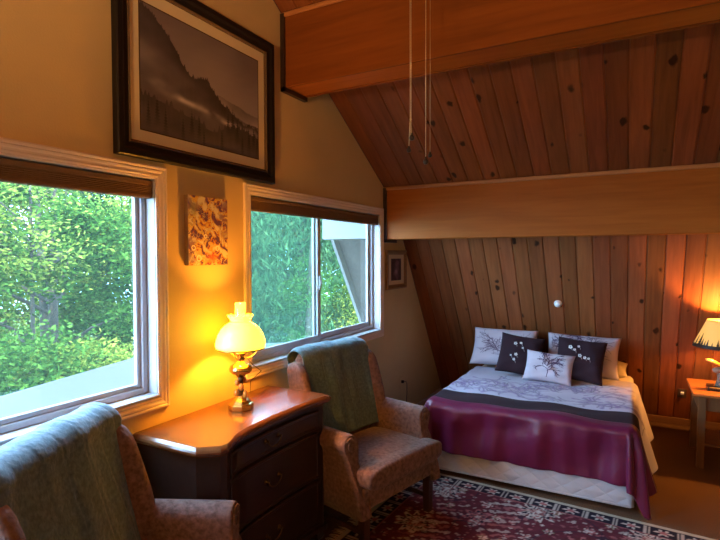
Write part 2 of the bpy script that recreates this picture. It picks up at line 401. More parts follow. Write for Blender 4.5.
# roof build-up outside, overhanging the gable wall
OX = -.76
def roofslab(name, prof, x0, x1, mat):
    mb = MB(); mb.loft([[(x, y, z) for y, z in prof] for x in (x0, x1)], smooth=False)
    return tag(mb.build(name, mat), kind='structure')
def offs(y0, z0, y1, z1, d):
    v = Vector((y1 - y0, z1 - z0)).normalized(); n = Vector((-v.y, v.x)); n = -n if n.y < 0 else n
    return (y0 + n.x * d, z0 + n.y * d), (y1 + n.x * d, z1 + n.y * d)
for nm, a, b in (('roof_front', (FY + .12, -.18), (KY, KZ)), ('roof_upper', (KY, KZ), (RY, RZ)), ('roof_rear', (BY - .5, RZ - .6135 * (RY - BY + .5)), (RY, RZ))):
    i0, i1 = offs(*a, *b, .026); o0, o1 = offs(*a, *b, .15)
    roofslab(nm, [i0, i1, o1, o0], OX, RX + .1, M['soffit'])
    f0, f1 = offs(*a, *b, -.055); g0, g1 = offs(*a, *b, .16)
    roofslab('trim_' + {'roof_front': '1', 'roof_upper': '2', 'roof_rear': '3'}[nm], [f0, f1, g1, g0], OX - .035, OX - .001, M['whitepaint'])

# ridge and knee caps close the roof where its slopes meet
tag(MB().box((OX, RY - .16, RZ + .012), (RX + .1, RY + .16, RZ + .22)).build('trim_6', M['soffit']), kind='structure')
mb = MB(); mb.loft([[(x, KY + a, KZ + b) for a, b in ((.0, .027), (.16, .03), (.16, .20), (-.02, .20))] for x in (OX, RX + .1)], smooth=False)
tag(mb.build('trim_7', M['soffit']), kind='structure')
# beams
def beam(name, y0, y1, zb, zt, mat):
    mb = MB(); e = .022
    mb.box((.004, y0 + e, zb + .03), (RX, y1 - e, zt), .002)                  # core
    mb.box((.004, y0, zb), (RX, y0 + e - .002, roof_z(y0 + e)), .004)                 # near face board
    mb.box((.004, y1 - e + .002, zb), (RX, y1, zt - .25 if zt - zb > .3 else zt), .004)
    o = mb.build(name, mat); tag(o, kind='structure')
    MB().box((.004, y0 + e - .001, zb + .008), (RX, y1 - e + .001, zb + .0295), .002).build('underside_board', M['goldlitbeam'], o)  # lamp glow from below is put into this board's lighter colour
    m2 = MB()
    zt2 = roof_z(y0)
    m2.box((.004, y0 - .016, zt2 - .026), (RX, y0 - .0005, zt2 - .006 + .016 * .6), .005)
    m2.build('top_moulding', M['beamtrim'], o)
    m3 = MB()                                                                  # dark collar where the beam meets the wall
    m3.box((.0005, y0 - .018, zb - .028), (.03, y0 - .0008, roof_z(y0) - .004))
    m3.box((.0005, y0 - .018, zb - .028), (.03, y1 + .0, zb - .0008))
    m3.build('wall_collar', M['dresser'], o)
    return o
beam('ceiling_beam', 2.66, 2.907, 2.735, roof_z(2.907) + .008, M['beam'])
beam('ceiling_beam', 4.18, 4.40, 1.80, roof_z(4.40) + .008, M['goldlitbeam'])
# white painted beam ends that carry the overhang outside
for nm, y0, y1, z0 in (('trim_4', 4.18, 4.40, 1.81), ('trim_5', 2.66, 2.907, 2.735)):
    tag(MB().box((-.67, y0, z0), (-TW - .002, y1, roof_z(y1) - .01), .004).build(nm, M['whitepaint']), kind='structure')
# baseboards
tag(MB().box((.03, 0, 0), (RX - .01, .014, .07), .004).build('baseboard_far', M['oldwood'], loc=(0, FY - .075, 0)), kind='structure')
tag(MB().box((.0008, BY, 0), (.014, 5.70, .08), .004).build('baseboard_left', M['casing']), kind='structure')

# ------------------------------------------------------------------ windows
def sweep_rect(mb, prof, y0, y1, z0, z1, kx=.84, kh=.62):
    """mitred moulding round an opening; prof = (distance outward from opening, x height)"""
    P = []
    for o_, h in prof:
        o_ *= kx; h *= kh; P.append([(h, y0 - o_, z0 - o_), (h, y1 + o_, z0 - o_), (h, y1 + o_, z1 + o_), (h, y0 - o_, z1 + o_)])
    mb.grid(P, closed_v=True, smooth=False)
CAS = [(-.004, .001), (-.004, .012), (0, .014), (.008, .014), (.011, .018), (.018, .019), (.021, .015), (.030, .017), (.036, .022), (.044, .024), (.050, .021), (.054, .026), (.062, .028), (.068, .024), (.070, .016), (.070, .001)]
def ring(mb, y0, y1, z0, z1, w, x0, x1, bev=.003):
    """rectangular frame of four members, inside the given outer rectangle"""
    mb.box((x0, y0, z0), (x1, y0 + w, z1), bev); mb.box((x0, y1 - w, z0), (x1, y1, z1), bev)
    mb.box((x0, y0 + w, z0), (x1, y1 - w, z0 + w), bev); mb.box((x0, y0 + w, z1 - w), (x1, y1 - w, z1), bev)
def window(name, w, kind):
    y0, y1, z0, z1 = w
    r = empty(name, (0, (y0 + y1) / 2, z0)); tag(r, kind='structure')
    def put(mb, nm, mat, parent=r):
        o = mb.build(nm, mat, parent); o.location = (0, -(y0 + y1) / 2, -z0) if parent is r else (0, 0, 0); return o
    c = MB(); sweep_rect(c, CAS, y0, y1, z0, z1); put(c, 'casing', M['casing'])
    j = MB(); t = .006
    j.box((-TW, y0, z0), (-.001, y0 + t, z1)); j.box((-TW, y1 - t, z0), (-.001, y1, z1)); j.box((-TW, y0, z1 - t), (-.001, y1, z1))
    put(j, 'jamb', M['white'])
    s = MB(); s.box((-TW, y0, z0), (.016, y1, z0 + .012), .003); put(s, 'sill', M['white'])
    f = MB(); ring(f, y0 + t, y1 - t, z0 + .012, z1 - t, .028, -.105, -.06); put(f, 'outer_frame', M['white'])
    a, b, lo, hi = y0 + t + .028, y1 - t - .028, z0 + .012 + .028, z1 - t - .028
    if kind == 'fixed':
        f2 = MB(); ring(f2, a, b, lo, hi, .022, -.098, -.075); put(f2, 'sash', M['white'])
        g = MB(); g.box((-.089, a + .02, lo + .02), (-.085, b - .02, hi - .02)); put(g, 'glass_pane', M['glass'])
    else:
        mid = 3.175
        f2 = MB(); ring(f2, a, mid + .028, lo, hi, .042, -.080, -.060); so = put(f2, 'sliding_sash', M['white'])
        g = MB(); g.box((-.072, a + .04, lo + .04), (-.068, mid - .012, hi - .04)); put(g, 'glass_pane', M['glass'], so)
        la = MB(); la.box((-.060, mid - .006, 1.40), (-.046, mid + .020, 1.50), .004); la.box((-.05, mid - .002, 1.43), (-.036, mid + .012, 1.47), .004); put(la, 'latch', M['white'], so)
        f3 = MB(); ring(f3, mid - .03, b, lo, hi, .042, -.103, -.083); s2 = put(f3, 'fixed_sash', M['white'])
        g = MB(); g.box((-.095, mid + .01, lo + .04), (-.091, b - .04, hi - .04)); put(g, 'glass_pane', M['glass'], s2)
        sc = MB(); sc.box((-.1045, a, lo), (-.1035, mid - .03, hi)); put(sc, 'insect_screen', M['screen'])
    # raised cellular shade hanging in the head of the opening
    sh = empty('cellular_shade', (-.03, (y0 + y1) / 2, z1 - .008))
    P = []; zt, zb = -.004, -.086
    n = 7
    for k in range(n * 2 + 1):
        z = zt - .022 + (zb + .028 - zt) * k / (2 * n); x = .022 if k % 2 == 0 else .018
        P.append((x, z))
    Lh = (y1 - y0) / 2 - .010
    prof = P + [(-x, z) for x, z in reversed(P)]
    mb = MB(); mb.loft([[(x, yy, z) for x, z in prof] for yy in (-Lh, Lh)], smooth=False); mb.build('pleated_fabric', M['shade'], sh)
    MB().box((-.024, -Lh, zt - .022), (.024, Lh, zt), .003).build('head_rail', M['shade'], sh)
    MB().box((-.022, -Lh, zb), (.022, Lh, zb + .018), .004).build('bottom_rail', M['shade'], sh)
    return r, sh
w1, sh1 = window('window_1', W1, 'fixed')
tag(sh1, 'brown pleated shade raised at the top of the large left window', 'window shade')
w2, sh2 = window('window_2', W2, 'slider')
tag(sh2, 'brown pleated shade raised at the top of the sliding window behind the armchair', 'window shade')

w3, sh3 = window('fill_window', W3, 'fixed')  # unseen window added to bring bluish daylight onto the bed
tag(sh3, 'brown pleated shade raised at the top of the added window behind the camera', 'window shade')

# ------------------------------------------------------------------ pictures
def noise1(x, seed, oct=5, base=2.0):
    r = np.random.default_rng(seed); y = np.zeros_like(x)
    for k in range(oct):
        ph = r.uniform(0, 6.28, 3); f = base * 2 ** k
        y += (np.sin(x * f * 2.1 + ph[0]) + .7 * np.sin(x * f * 3.7 + ph[1])) / 2 ** k * .5
    return y
def noise2(x, y, seed, oct=4, base=3.0):
    r = np.random.default_rng(seed); o = np.zeros_like(x)
    for k in range(oct):
        f = base * 1.9 ** k
        for j in range(3):
            a = r.uniform(0, 6.28); p = r.uniform(0, 6.28)
            o += np.sin((x * cos(a) + y * sin(a)) * f * r.uniform(.7, 1.4) + p) / 1.7 ** k / 3
    return o
def mountain_image(nu, nv):
    u, v = np.meshgrid(np.linspace(0, 1, nu), np.linspace(0, 1, nv), indexing='ij')
    img = np.zeros((nu, nv, 3))
    top = np.array([.105, .075, .066]); mid = np.array([.20, .150, .128]); fogc = np.array([.40, .325, .28])
    t = np.clip((v - .42 - .12 * (1 - u)) / .5 + .16 * noise2(u, v * 1.8, 3, 4, 6), 0, 1)
    img[:] = mid * (1 - t[..., None]) + top * t[..., None]
    x = u[:, 0]; R_ = np.random.default_rng(5)
    def treeline(h, amp, dens, seed):
        r = np.random.default_rng(seed); o = h.copy()
        for k in range(dens):
            c = r.uniform(0, 1); hh = amp * r.uniform(.3, 1); o = np.maximum(o, h + hh * np.clip(1 - np.abs(x - c) / (hh * .22 + .002), 0, 1))
        return o
    def ridge(h, col, fog, fogcol, fh):
        m = v < h[:, None]; d = np.clip((h[:, None] - v) / fh, 0, 1)[..., None]
        c = np.array(col) * (1 - fog * d) + np.array(fogcol) * fog * d
        c = c * (1 + .22 * noise2(u, v, int(h[3] * 997) + 1, 4, 14))[..., None]; img[m] = c[m]
    far = .47 - .10 * np.abs(x - .62) + .03 * noise1(x, 4, 5, 2.2)
    ridge(far, (.125, .092, .080), .9, (.23, .18, .155), .14)
    far2 = .40 - .16 * (x - .55) + .03 * noise1(x, 14, 5, 3)
    ridge(far2, (.085, .062, .055), .8, (.20, .155, .135), .12)
    kx = [0, .08, .16, .24, .30, .36, .43, .50, .56, .64, .74, .86, 1]; kv = [.99, .95, .86, .76, .64, .58, .57, .585, .50, .42, .36, .30, .27]
    big = treeline(np.interp(x, kx, kv) + .014 * noise1(x, 9, 6, 7), .035, 70, 2)
    ridge(big, (.030, .022, .020), .72, (.105, .078, .068), .42)
    mist = np.exp(-((v - .60 + .35 * u) / .10) ** 2) * np.clip(.3 + .9 * noise2(u, v, 55, 4, 7), 0, 1) * np.clip(1.2 - 2.4 * u, 0, 1)
    img += (np.array([.16, .12, .105]) - img) * np.clip(mist * .8, 0, .8)[..., None]
    for cu, cv_, su, sv, k in ((.33, .335, .13, .022, 1.0), (.52, .30, .10, .018, .8), (.70, .255, .13, .022, 1.0), (.90, .24, .12, .03, .9), (.10, .40, .08, .03, .35)):
        f = np.exp(-((u - cu) / su) ** 2 - ((v - cv_ + .10 * (u - cu) + .015 * noise2(u, v, 6, 3, 16)) / sv) ** 2) * k * np.clip(.7 + .5 * noise2(u, v, 7, 4, 18), 0, 1)
        img += (fogc - img) * np.clip(f, 0, .95)[..., None]
    low = treeline(.215 + .05 * np.exp(-((x - .1) / .12) ** 2) - .05 * np.exp(-((x - .55) / .12) ** 2) + .03 * noise1(x, 11, 4, 4), .06, 40, 3)
    ridge(low, (.040, .030, .026), .55, (.085, .062, .052), .2)
    for cx, tp, wd in ((.05, .30, .03), (.11, .33, .035), (.17, .27, .03), (.30, .24, .03), (.37, .30, .04), (.43, .27, .035), (.47, .20, .03), (.63, .24, .03), (.69, .42, .035), (.735, .44, .04), (.78, .38, .035), (.83, .24, .03), (.90, .30, .04), (.95, .33, .045), (.99, .28, .04)):
        frac = np.clip((tp - v) / .30, 0, 1); jag = .72 + .28 * np.sin(v * 260 + cx * 90)
        m = np.clip((wd * frac * jag - np.abs(u - cx)) / .006, 0, 1) * np.clip((v - tp + .30) / .16, 0, 1) * .9
        img += (np.array([.016, .012, .011]) - img) * m[..., None]
    return (img * np.array([1.45, 1.58, 1.85])).clip(0, 1)
def pic_grid(nu, nv, y0, y1, z0, z1, x, img):
    mb = MB()
    P = [[(x, y0 + (y1 - y0) * i / (nu - 1), z0 + (z1 - z0) * j / (nv - 1)) for j in range(nv)] for i in range(nu)]
    mb.grid(P, smooth=False); return mb, img.reshape(-1, 3)
def frame_moulding(mb, prof, y0, y1, z0, z1):
    P = [[(h, y0 + o_, z0 + o_), (h, y1 - o_, z0 + o_), (h, y1 - o_, z1 - o_), (h, y0 + o_, z1 - o_)] for o_, h in prof]
    mb.grid(P, closed_v=True, smooth=False)
# large framed photograph
pic = empty('framed_picture', (.002, 1.990, 2.100), 0, 'large framed misty mountain photograph in black frame above the windows', 'picture')
Wp, Hp = .548, .858
mb = MB(); frame_moulding(mb, [(0, 0), (0, .030), (.006, .036), (.028, .036), (.040, .028), (.062, .022), (.066, .016), (.066, .006)], -Wp, Wp, 0, Hp)
mb.build('frame', M['black'], pic)
mb = MB(); frame_moulding(mb, [(.064, .012), (.064, .024), (.068, .026), (.078, .019), (.078, .008)], -Wp, Wp, 0, Hp); mb.build('inner_lip', M['lip'], pic)
MB().box((.004, -Wp + .07, .07), (.010, Wp - .07, Hp - .07)).build('mat_board', M['mat'], pic)
yA, yB, zA, zB = -.412, .412, .137, .716
MB().box((.0101, yA - .006, zA - .006), (.0108, yB + .006, zB + .006)).build('mat_bevel', M['lip'], pic)
mb, im = pic_grid(280, 200, yA, yB, zA, zB, .0112, mountain_image(280, 200)); mb.build('photograph', M['print'], pic, cols=im, recalc=False)
# canvas between the windows
cv = empty("canvas_picture", (.002, 1.972, 1.604), 0, 'small unframed abstract canvas in gold and plum between the windows', 'painting')
MB().box((0, -.141, 0), (.030, .141, .358), .003).build('stretched_canvas', M['canvas'], cv)
def abstract(nu, nv):
    u, v = np.meshgrid(np.linspace(0, 1, nu), np.linspace(0, 1, nv), indexing='ij')
    a = noise2(u + .10 * noise2(u, v, 21, 3, 12), v * 1.3 + .10 * noise2(u, v, 22, 3, 12), 23, 4, 22)
    b = noise2(u + .08 * noise2(u, v, 24, 3, 14), v * 1.3 + .08 * noise2(v, u, 25, 3, 14), 26, 4, 18)
    c = noise2(u, v * 1.3, 27, 3, 7)
    pal = np.array([(.10, .04, .13), (.34, .09, .05), (.55, .28, .05), (.62, .42, .10), (.36, .30, .14), (.60, .52, .36)])
    t = np.clip((a * 1.1 + .5) * 5, 0, 4.999); i = t.astype(int); f = (t - i)[..., None]
    img = pal[i] * (1 - f) + pal[i + 1] * f
    pur = np.clip(c * 1.6, 0, 1) * np.clip(b + .6, 0, 1); img = img * (1 - .75 * pur[..., None]) + np.array([.15, .07, .17]) * .75 * pur[..., None]
    m = np.abs(b) < .055; img[m] = (.66, .52, .26)
    m = (np.abs(a - .35) < .04) & (v > .3); img[m] = (.30, .12, .16)
    red = np.exp(-((u - .58) / .14) ** 2 - ((v - .10) / .08) ** 2); img = img * (1 - .8 * red[..., None]) + np.array([.55, .10, .04]) * .8 * red[..., None]
    gr = np.exp(-((u - .12) / .10) ** 2 - ((v - .80) / .12) ** 2); img = img * (1 - .5 * gr[..., None]) + np.array([.22, .26, .12]) * .5 * gr[..., None]
    for cx, cy, rr in ((.25, .1, .05), (.42, .42, .03), (.72, .25, .04), (.12, .25, .04)):
        d = np.hypot(u - cx, (v - cy) * 1.27); m = np.abs(d - rr) < .011; img[m] = (.72, .66, .5)
    return img.clip(0, 1)
mb, im = pic_grid(130, 166, -.140, .140, .001, .357, .0306, abstract(130, 166)); mb.build('painted_face', M['art'], cv, cols=im, recalc=False)
# small framed picture near the slope
sp_ = empty('framed_picture', (.002, 4.425, 1.335), 0, 'small gold framed dark print low on the wall beside the sloping planks', 'picture')
mb = MB(); frame_moulding(mb, [(0, 0), (0, .022), (.01, .028), (.03, .022), (.042, .014), (.042, .004)], -.225, .225, 0, .368); mb.build('frame', M['goldwood'], sp_)
MB().box((.003, -.19, .035), (.008, .19, .333)).build('mat_board', M['mat'], sp_)
def plum(nu, nv):
    u, v = np.meshgrid(np.linspace(0, 1, nu), np.linspace(0, 1, nv), indexing='ij')
    n = noise2(u, v, 31, 4, 7); img = np.array([.05, .025, .04]) + np.clip(n, 0, 1)[..., None] * np.array([.16, .09, .12])
    d = np.exp(-(((u - .5) / .16) ** 2 + ((v - .45) / .2) ** 2)); return (img + d[..., None] * np.array([.12, .10, .13])).clip(0, 1)
mb, im = pic_grid(40, 50, -.115, .115, .08, .288, .0085, plum(40, 50)); mb.build('print', M['print'], sp_, cols=im, recalc=False)

# ------------------------------------------------------------------ dresser
dr = empty('dresser', (.02, 2.0, 0), 0, 'dark mahogany three drawer dresser with serpentine front under the oil lamp', 'dresser')
FR = [(-.505, .400), (-.480, .430), (-.440, .478), (-.405, .486), (-.37, .474), (-.325, .452), (-.27, .432), (-.2, .421), (-.1, .417), (0, .416), (.1, .419), (.2, .424),
      (.3, .432), (.36, .440), (.41, .452), (.45, .462), (.470, .458), (.486, .434)]
def front_x(y):
    for (a, xa), (b, xb) in zip(FR[:-1], FR[1:]):
        if a <= y <= b: return xa + (xb - xa) * (y - a) / (b - a)
    return FR[0][1] if y < FR[0][0] else FR[-1][1]
def outline(d):
    """dresser plan inset by d"""
    pts = [(0.0, -.505 + d * .9)]
    for y, x in FR: pts.append((x - d, y * (1 - d / .5)))
    pts.append((0.0, .486 - d * .9)); return pts
mb = MB()
prof = [(.030, .798), (.030, .806), (.014, .810), (.006, .815), (.0, .823), (-.001, .832), (.004, .840), (.012, .846), (.020, .850)]
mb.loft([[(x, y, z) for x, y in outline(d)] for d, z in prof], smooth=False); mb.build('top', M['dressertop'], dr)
mb = MB(); mb.loft([[(x, y, z) for x, y in outline(.034)] for z in (.105, .7975)], smooth=False)
mb.loft([[(x, y, z) for x, y in outline(d)] for d, z in ((.018, .075), (.018, .10), (.03, .1045))], smooth=False)
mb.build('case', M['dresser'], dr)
for sx, sy in ((1, -1), (1, 1), (0, -1), (0, 1)):
    m = MB(); x0 = .375 if sx else .0; y0 = sy * .43
    m.loft([[(x0 + a * s, y0 + b * s * 1.0, z) for a, b in ((-.035, -.035), (.035, -.035), (.035, .035), (-.035, .035))] for s, z in ((.75, .0), (1.05, .02), (.8, .045), (1.0, .0745))] if sx else
           [[(x0 + a, y0 + b, z) for a, b in ((.0, -.035), (.06, -.035), (.06, .035), (.0, .035))] for z in (0, .0745)], smooth=False)
    m.build('foot', M['dresser'], dr)
for z0, z1 in ((.672, .778), (.392, .655), (.120, .375)):
    mb = MB(); y0, y1 = -.345, .385; n = 30; rows = []
    for d, zi, yi in ((-.032, .0, .0), (-.018, .0, .0), (-.013, .005, .005), (-.013, .014, .014), (-.017, .018, .018), (-.017, .022, .022)):
        loop = []
        ya, yb = y0 + yi, y1 - yi
        for k in range(n + 1): y = ya + (yb - ya) * k / n; loop.append((front_x(y) + d, y, z0 + zi))
        for k in range(n, -1, -1): y = ya + (yb - ya) * k / n; loop.append((front_x(y) + d, y, z1 - zi))
        rows.append(loop)
    mb.grid(rows, closed_v=True, smooth=False)
    last = rows[-1]
    mb.add(last, [[k, k + 1, 2 * n - k, 2 * n + 1 - k] for k in range(n)])
    dw = mb.build('drawer', M['dresser'], dr)
    zc = (z0 + z1) / 2 + .012
    hb = MB()
    for s in (-1, 1):
        y = .0 + s * .05; x = front_x(y) - .017
        hb.lathe([(.0, 0), (.014, 0), (.012, .004), (.006, .006), (.005, .016), (.008, .019), (.0, .021)], 14, Matrix.Translation((x, y, zc)) @ Matrix.Rotation(PI / 2, 4, 'Y'))
    pts = [(front_x(0) + .002, .05 * cos(a), zc - .035 * sin(a)) for a in np.linspace(0, PI, 13)]
    hb.tube(pts, .0035, 8); hb.build('bail_pull', M['brassdark'], dw)

# ------------------------------------------------------------------ oil lamp
LS = .95
lamp = empty('table_lamp', (.205, 2.015, .8502), 0, 'brass hurricane lamp with glowing yellow glass shade on the dresser', 'lamp')
mb = MB(); mb.lathe([(0, 0), (.070, 0), (.072, .006), (.072, .028), (.066, .034), (.060, .036), (.050, .048), (.032, .062), (.020, .074), (.0, .074)], 8, smooth=False)
mb.build('base', M['brass'], lamp)
mb = MB(); mb.lathe([(.0, .0745), (.014, .0745), (.012, .09), (.018, .105), (.011, .12), (.013, .15), (.02, .175), (.0, .175)], 20); mb.build('stem', M['brassdark'], lamp)
for k, (zz, rr) in enumerate(((.082, .022), (.115, .02), (.15, .018))):
    for q in range(4):
        a = q * PI / 2 + k * .8
        MB().ball((.032 * cos(a), .032 * sin(a), zz + .012 * (q % 2)), (rr * .7, rr * .7, rr)).build('amber_flower', M['amber'], lamp) if (k + q) % 2 == 0 else None
mb = MB(); mb.lathe([(.0, .176), (.022, .176), (.030, .188), (.052, .196), (.064, .208), (.066, .220), (.060, .234), (.044, .244), (.026, .252), (.022, .262), (.0, .262)], 32); mb.build('oil_font', M['brass'], lamp)
mb = MB(); mb.lathe([(.0, .2625), (.020, .2625), (.026, .272), (.020, .285), (.030, .296), (.034, .306), (.030, .312), (.0, .312)], 24); mb.build('burner', M['brass'], lamp)
mb = MB()
for q in range(3):
    a = q * 2 * PI / 3 + .9
    mb.tube([((.024 + .085 * t ** .8) * cos(a), (.024 + .085 * t ** .8) * sin(a), .275 + .055 * t ** 2.2) for t in np.linspace(0, 1, 8)], .0022, 6)
mb.tube([(.133 * cos(t), .133 * sin(t), .330) for t in np.linspace(0, 2 * PI, 41)], .003, 6); mb.build('shade_holder', M['brass'], lamp)
mb = MB(); mb.lathe([(.030, .313), (.036, .345), (.036, .375), (.030, .41), (.027, .50), (.029, .575)], 24); solid(mb.build('chimney', M['chimney'], lamp), .002)
M['lampshade'] = emis_lamp('glowing_opal_shade', (1, .47, .014), 7.5, (.75, .62, .2))
prof = [(.134, .334), (.1395, .340), (.141, .355), (.137, .378), (.127, .405), (.110, .432), (.090, .452), (.070, .464), (.057, .470), (.054, .476)]
mb = MB(); mb.lathe(prof, 48)
P = []
for k, (r0, z0) in enumerate(((.054, .476), (.055, .482), (.060, .492), (.068, .502), (.072, .508))):
    P.append([((r0 + .002 * k / 4 * cos(12 * 2 * PI * j / 96)) * cos(2 * PI * j / 96), (r0 + .002 * k / 4 * cos(12 * 2 * PI * j / 96)) * sin(2 * PI * j / 96), z0 + .003 * k / 4 * cos(12 * 2 * PI * j / 96)) for j in range(96)])
mb.grid(P, closed_v=True, flip=True)
solid(mb.build('glass_shade', M['lampshade'], lamp), .003)
mb = MB(); mb.tube([(.141 * cos(t), .141 * sin(t), .334) for t in np.linspace(0, 2 * PI, 49)], .0022, 6); mb.build('shade_rim', M['brassdark'], lamp)
mb = MB(); mb.tube([(.028, .01, .285), (.05, .05, .235), (.06, .10, .20), (.02, .16, .18), (-.10, .20, .10), (-.12, .22, .02), (-.10, .3, .004), (-.13, .38, .004)], .0022, 6); mb.build('power_cord', M['brassdark'], lamp)
def light(name, kind, loc, energy, col, size=.05, rot=None):
    l = bpy.data.lights.new(name, kind); l.energy = energy; l.color = col
    if kind == 'POINT': l.shadow_soft_size = size
    o = bpy.data.objects.new(name, l); o.location = loc; link(o)
    if rot: o.rotation_euler = rot
    return o
lb = light('oil_lamp_bulb', 'POINT', (0, 0, .43), 42, (1, .44, .06), .022); lb.parent = lamp; lamp.scale = (.90, .90, .97)

# ------------------------------------------------------------------ armchairs
def sq_puff(w, d, h, n=22, p=5.0, q=.5, cx=0, cy=0, cz=0, dome=0):
    """soft upholstered block; returns grid rows of a closed superellipsoid"""
    mb = MB(); P = []
    nu, nv = n, n * 2
    def se(c, e): return math.copysign(abs(c) ** e, c)
    for i in range(nu + 1):
        a = -PI / 2 + PI * i / nu; row = []
        for j in range(nv):
            b = 2 * PI * j / nv
            x = w / 2 * se(cos(a), .28) * se(cos(b), .22); y = d / 2 * se(cos(a), .28) * se(sin(b), .22); z = h / 2 * se(sin(a), .55)
            if dome: z += dome * max(0, 1 - (2 * x / w) ** 2) * max(0, 1 - (2 * y / d) ** 2) * (1 if z > 0 else .3)
            row.append((cx + x, cy + y, cz + z))
        P.append(row)
    mb.grid(P, closed_v=True); return mb
TH = .20                                           # rake of the back
def back_x(z): return -.50 - (z - .40) * .20       # front face of the back
def make_chair(loc, rz, label):
    r = empty('wingback_armchair', loc, rz, label, 'armchair', 'wingback armchairs by the windows')
    # upholstered seat rail
    MB().box((-.64, -.335, .245), (-.055, .335, .365), .018, seg=3).build('seat_rail', M['chair'], r)
    # T shaped loose cushion
    m = sq_puff(.50, .575, .125, cx=-.262, cz=.4275, dome=.02)
    m2 = sq_puff(.13, .70, .120, cx=-.055, cz=.4265, dome=.012); m.add(m2.v, m2.f, True)
    m.build('seat_cushion', M['chair'], r)
    # inner back
    rings = []
    for z, wdt, th in ((.37, .26, .10), (.45, .27, .115), (.60, .275, .12), (.80, .28, .12), (.92, .28, .12), (.985, .275, .115), (1.02, .262, .09), (1.035, .25, .05)):
        xf = back_x(z); loop = []
        for k in range(40):
            a = 2 * PI * k / 40; cx_, sy_ = cos(a), sin(a)
            loop.append((xf - th / 2 + th / 2 * math.copysign(abs(cx_) ** .5, cx_), wdt * math.copysign(abs(sy_) ** .35, sy_), z + (.012 * (1 - (sin(a) * 1) ** 2) if z > 1 else 0)))
        rings.append(loop)
    MB().loft(rings).build('backrest', M['chair'], r)
    for s in (-1, 1):
        rings = []
        for z, fwd, bk, th in ((.22, .06, .12, .05), (.50, .07, .12, .055), (.64, .09, .12, .058), (.72, .088, .12, .064), (.82, .075, .12, .068), (.88, .066, .12, .07), (.93, .055, .12, .07), (.965, .035, .10, .06), (.985, .0, .06, .04)):
            xf = back_x(z); loop = []; ca, cl = xf + (fwd - bk) / 2, (fwd + bk) / 2
            for k in range(28):
                a = 2 * PI * k / 28
                loop.append((ca + cl * math.copysign(abs(cos(a)) ** .5, cos(a)), s * (.306 + .0 * (z - .5) + .02 * max(0, cos(a))) + th / 2 * math.copysign(abs(sin(a)) ** .6, sin(a)), z))
            rings.append(loop)
        MB().loft(rings, flip=False).build('wing', M['chair'], r)
    for s in (-1, 1):
        sec = [(.298, .215), (.296, .35), (.296, .50), (.292, .56)]
        for k in range(13):
            a = PI - PI * 1.25 * k / 12; sec.append((.352 + .060 * cos(a), .602 + .058 * sin(a)))
        sec += [(.378, .52), (.376, .38), (.376, .215)]
        rings = []
        for t in (0, .04, .5, .93, .975, 1.0):
            loop = []
            for y, z in sec:
                xe = -.03 - .10 * min(1, max(0, (z - .28) / .22)) ** 1.3 - .012 * max(0, (z - .5) / .16)
                x0 = -.60
                x = x0 + (xe - x0) * t
                ins = 0 if t < .95 else (.006 if t < .99 else .018)
                yy = y + (.337 - y) * ins * 6; zz = z - (z - .45) * ins * 1.2
                loop.append((x, s * yy, zz))
            rings.append(loop)
        a = MB(); a.loft(rings, flip=(s < 0)); ao = a.build('arm', M['chair'], r)
        sc = MB(); pts = []
        for k in range(17):
            t = k / 16; an = 2.6 * PI * t; rr = .046 * (1 - .72 * t)
            z = .600 + rr * sin(PI * .2 + an); xe = -.03 - .10 * min(1, max(0, (z - .28) / .22)) ** 1.3 - .012 * max(0, (z - .5) / .16)
            pts.append((xe + .003, s * (.352 + rr * cos(PI * .2 + an)), z))
        sc.tube(pts, .0045, 6); sc.build('scroll_welt', M['chair'], ao)
    for sx, sy in ((1, 1), (1, -1), (0, 1), (0, -1)):
        m = MB(); x = -.085 if sx else -.60; y = sy * .305; lean = 0 if sx else -.06
        m.loft([[(x + a * k + (lean * (1 - z / .245)), y + b * k, z) for a, b in ((-.024, -.024), (.024, -.024), (.024, .024), (-.024, .024))] for z, k in ((.0, .85), (.12, .95), (.2445, 1.0))], smooth=False)
        m.build('leg', M['leg'], r)
    st = MB()
    for s in (-1, 1): st.box((-.64, s * .305 - .011, .095), (-.11, s * .305 + .011, .125), .003)
    st.box((-.36, -.293, .100), (-.335, .293, .124), .003); st.build('stretcher', M['leg'], r)
    return r
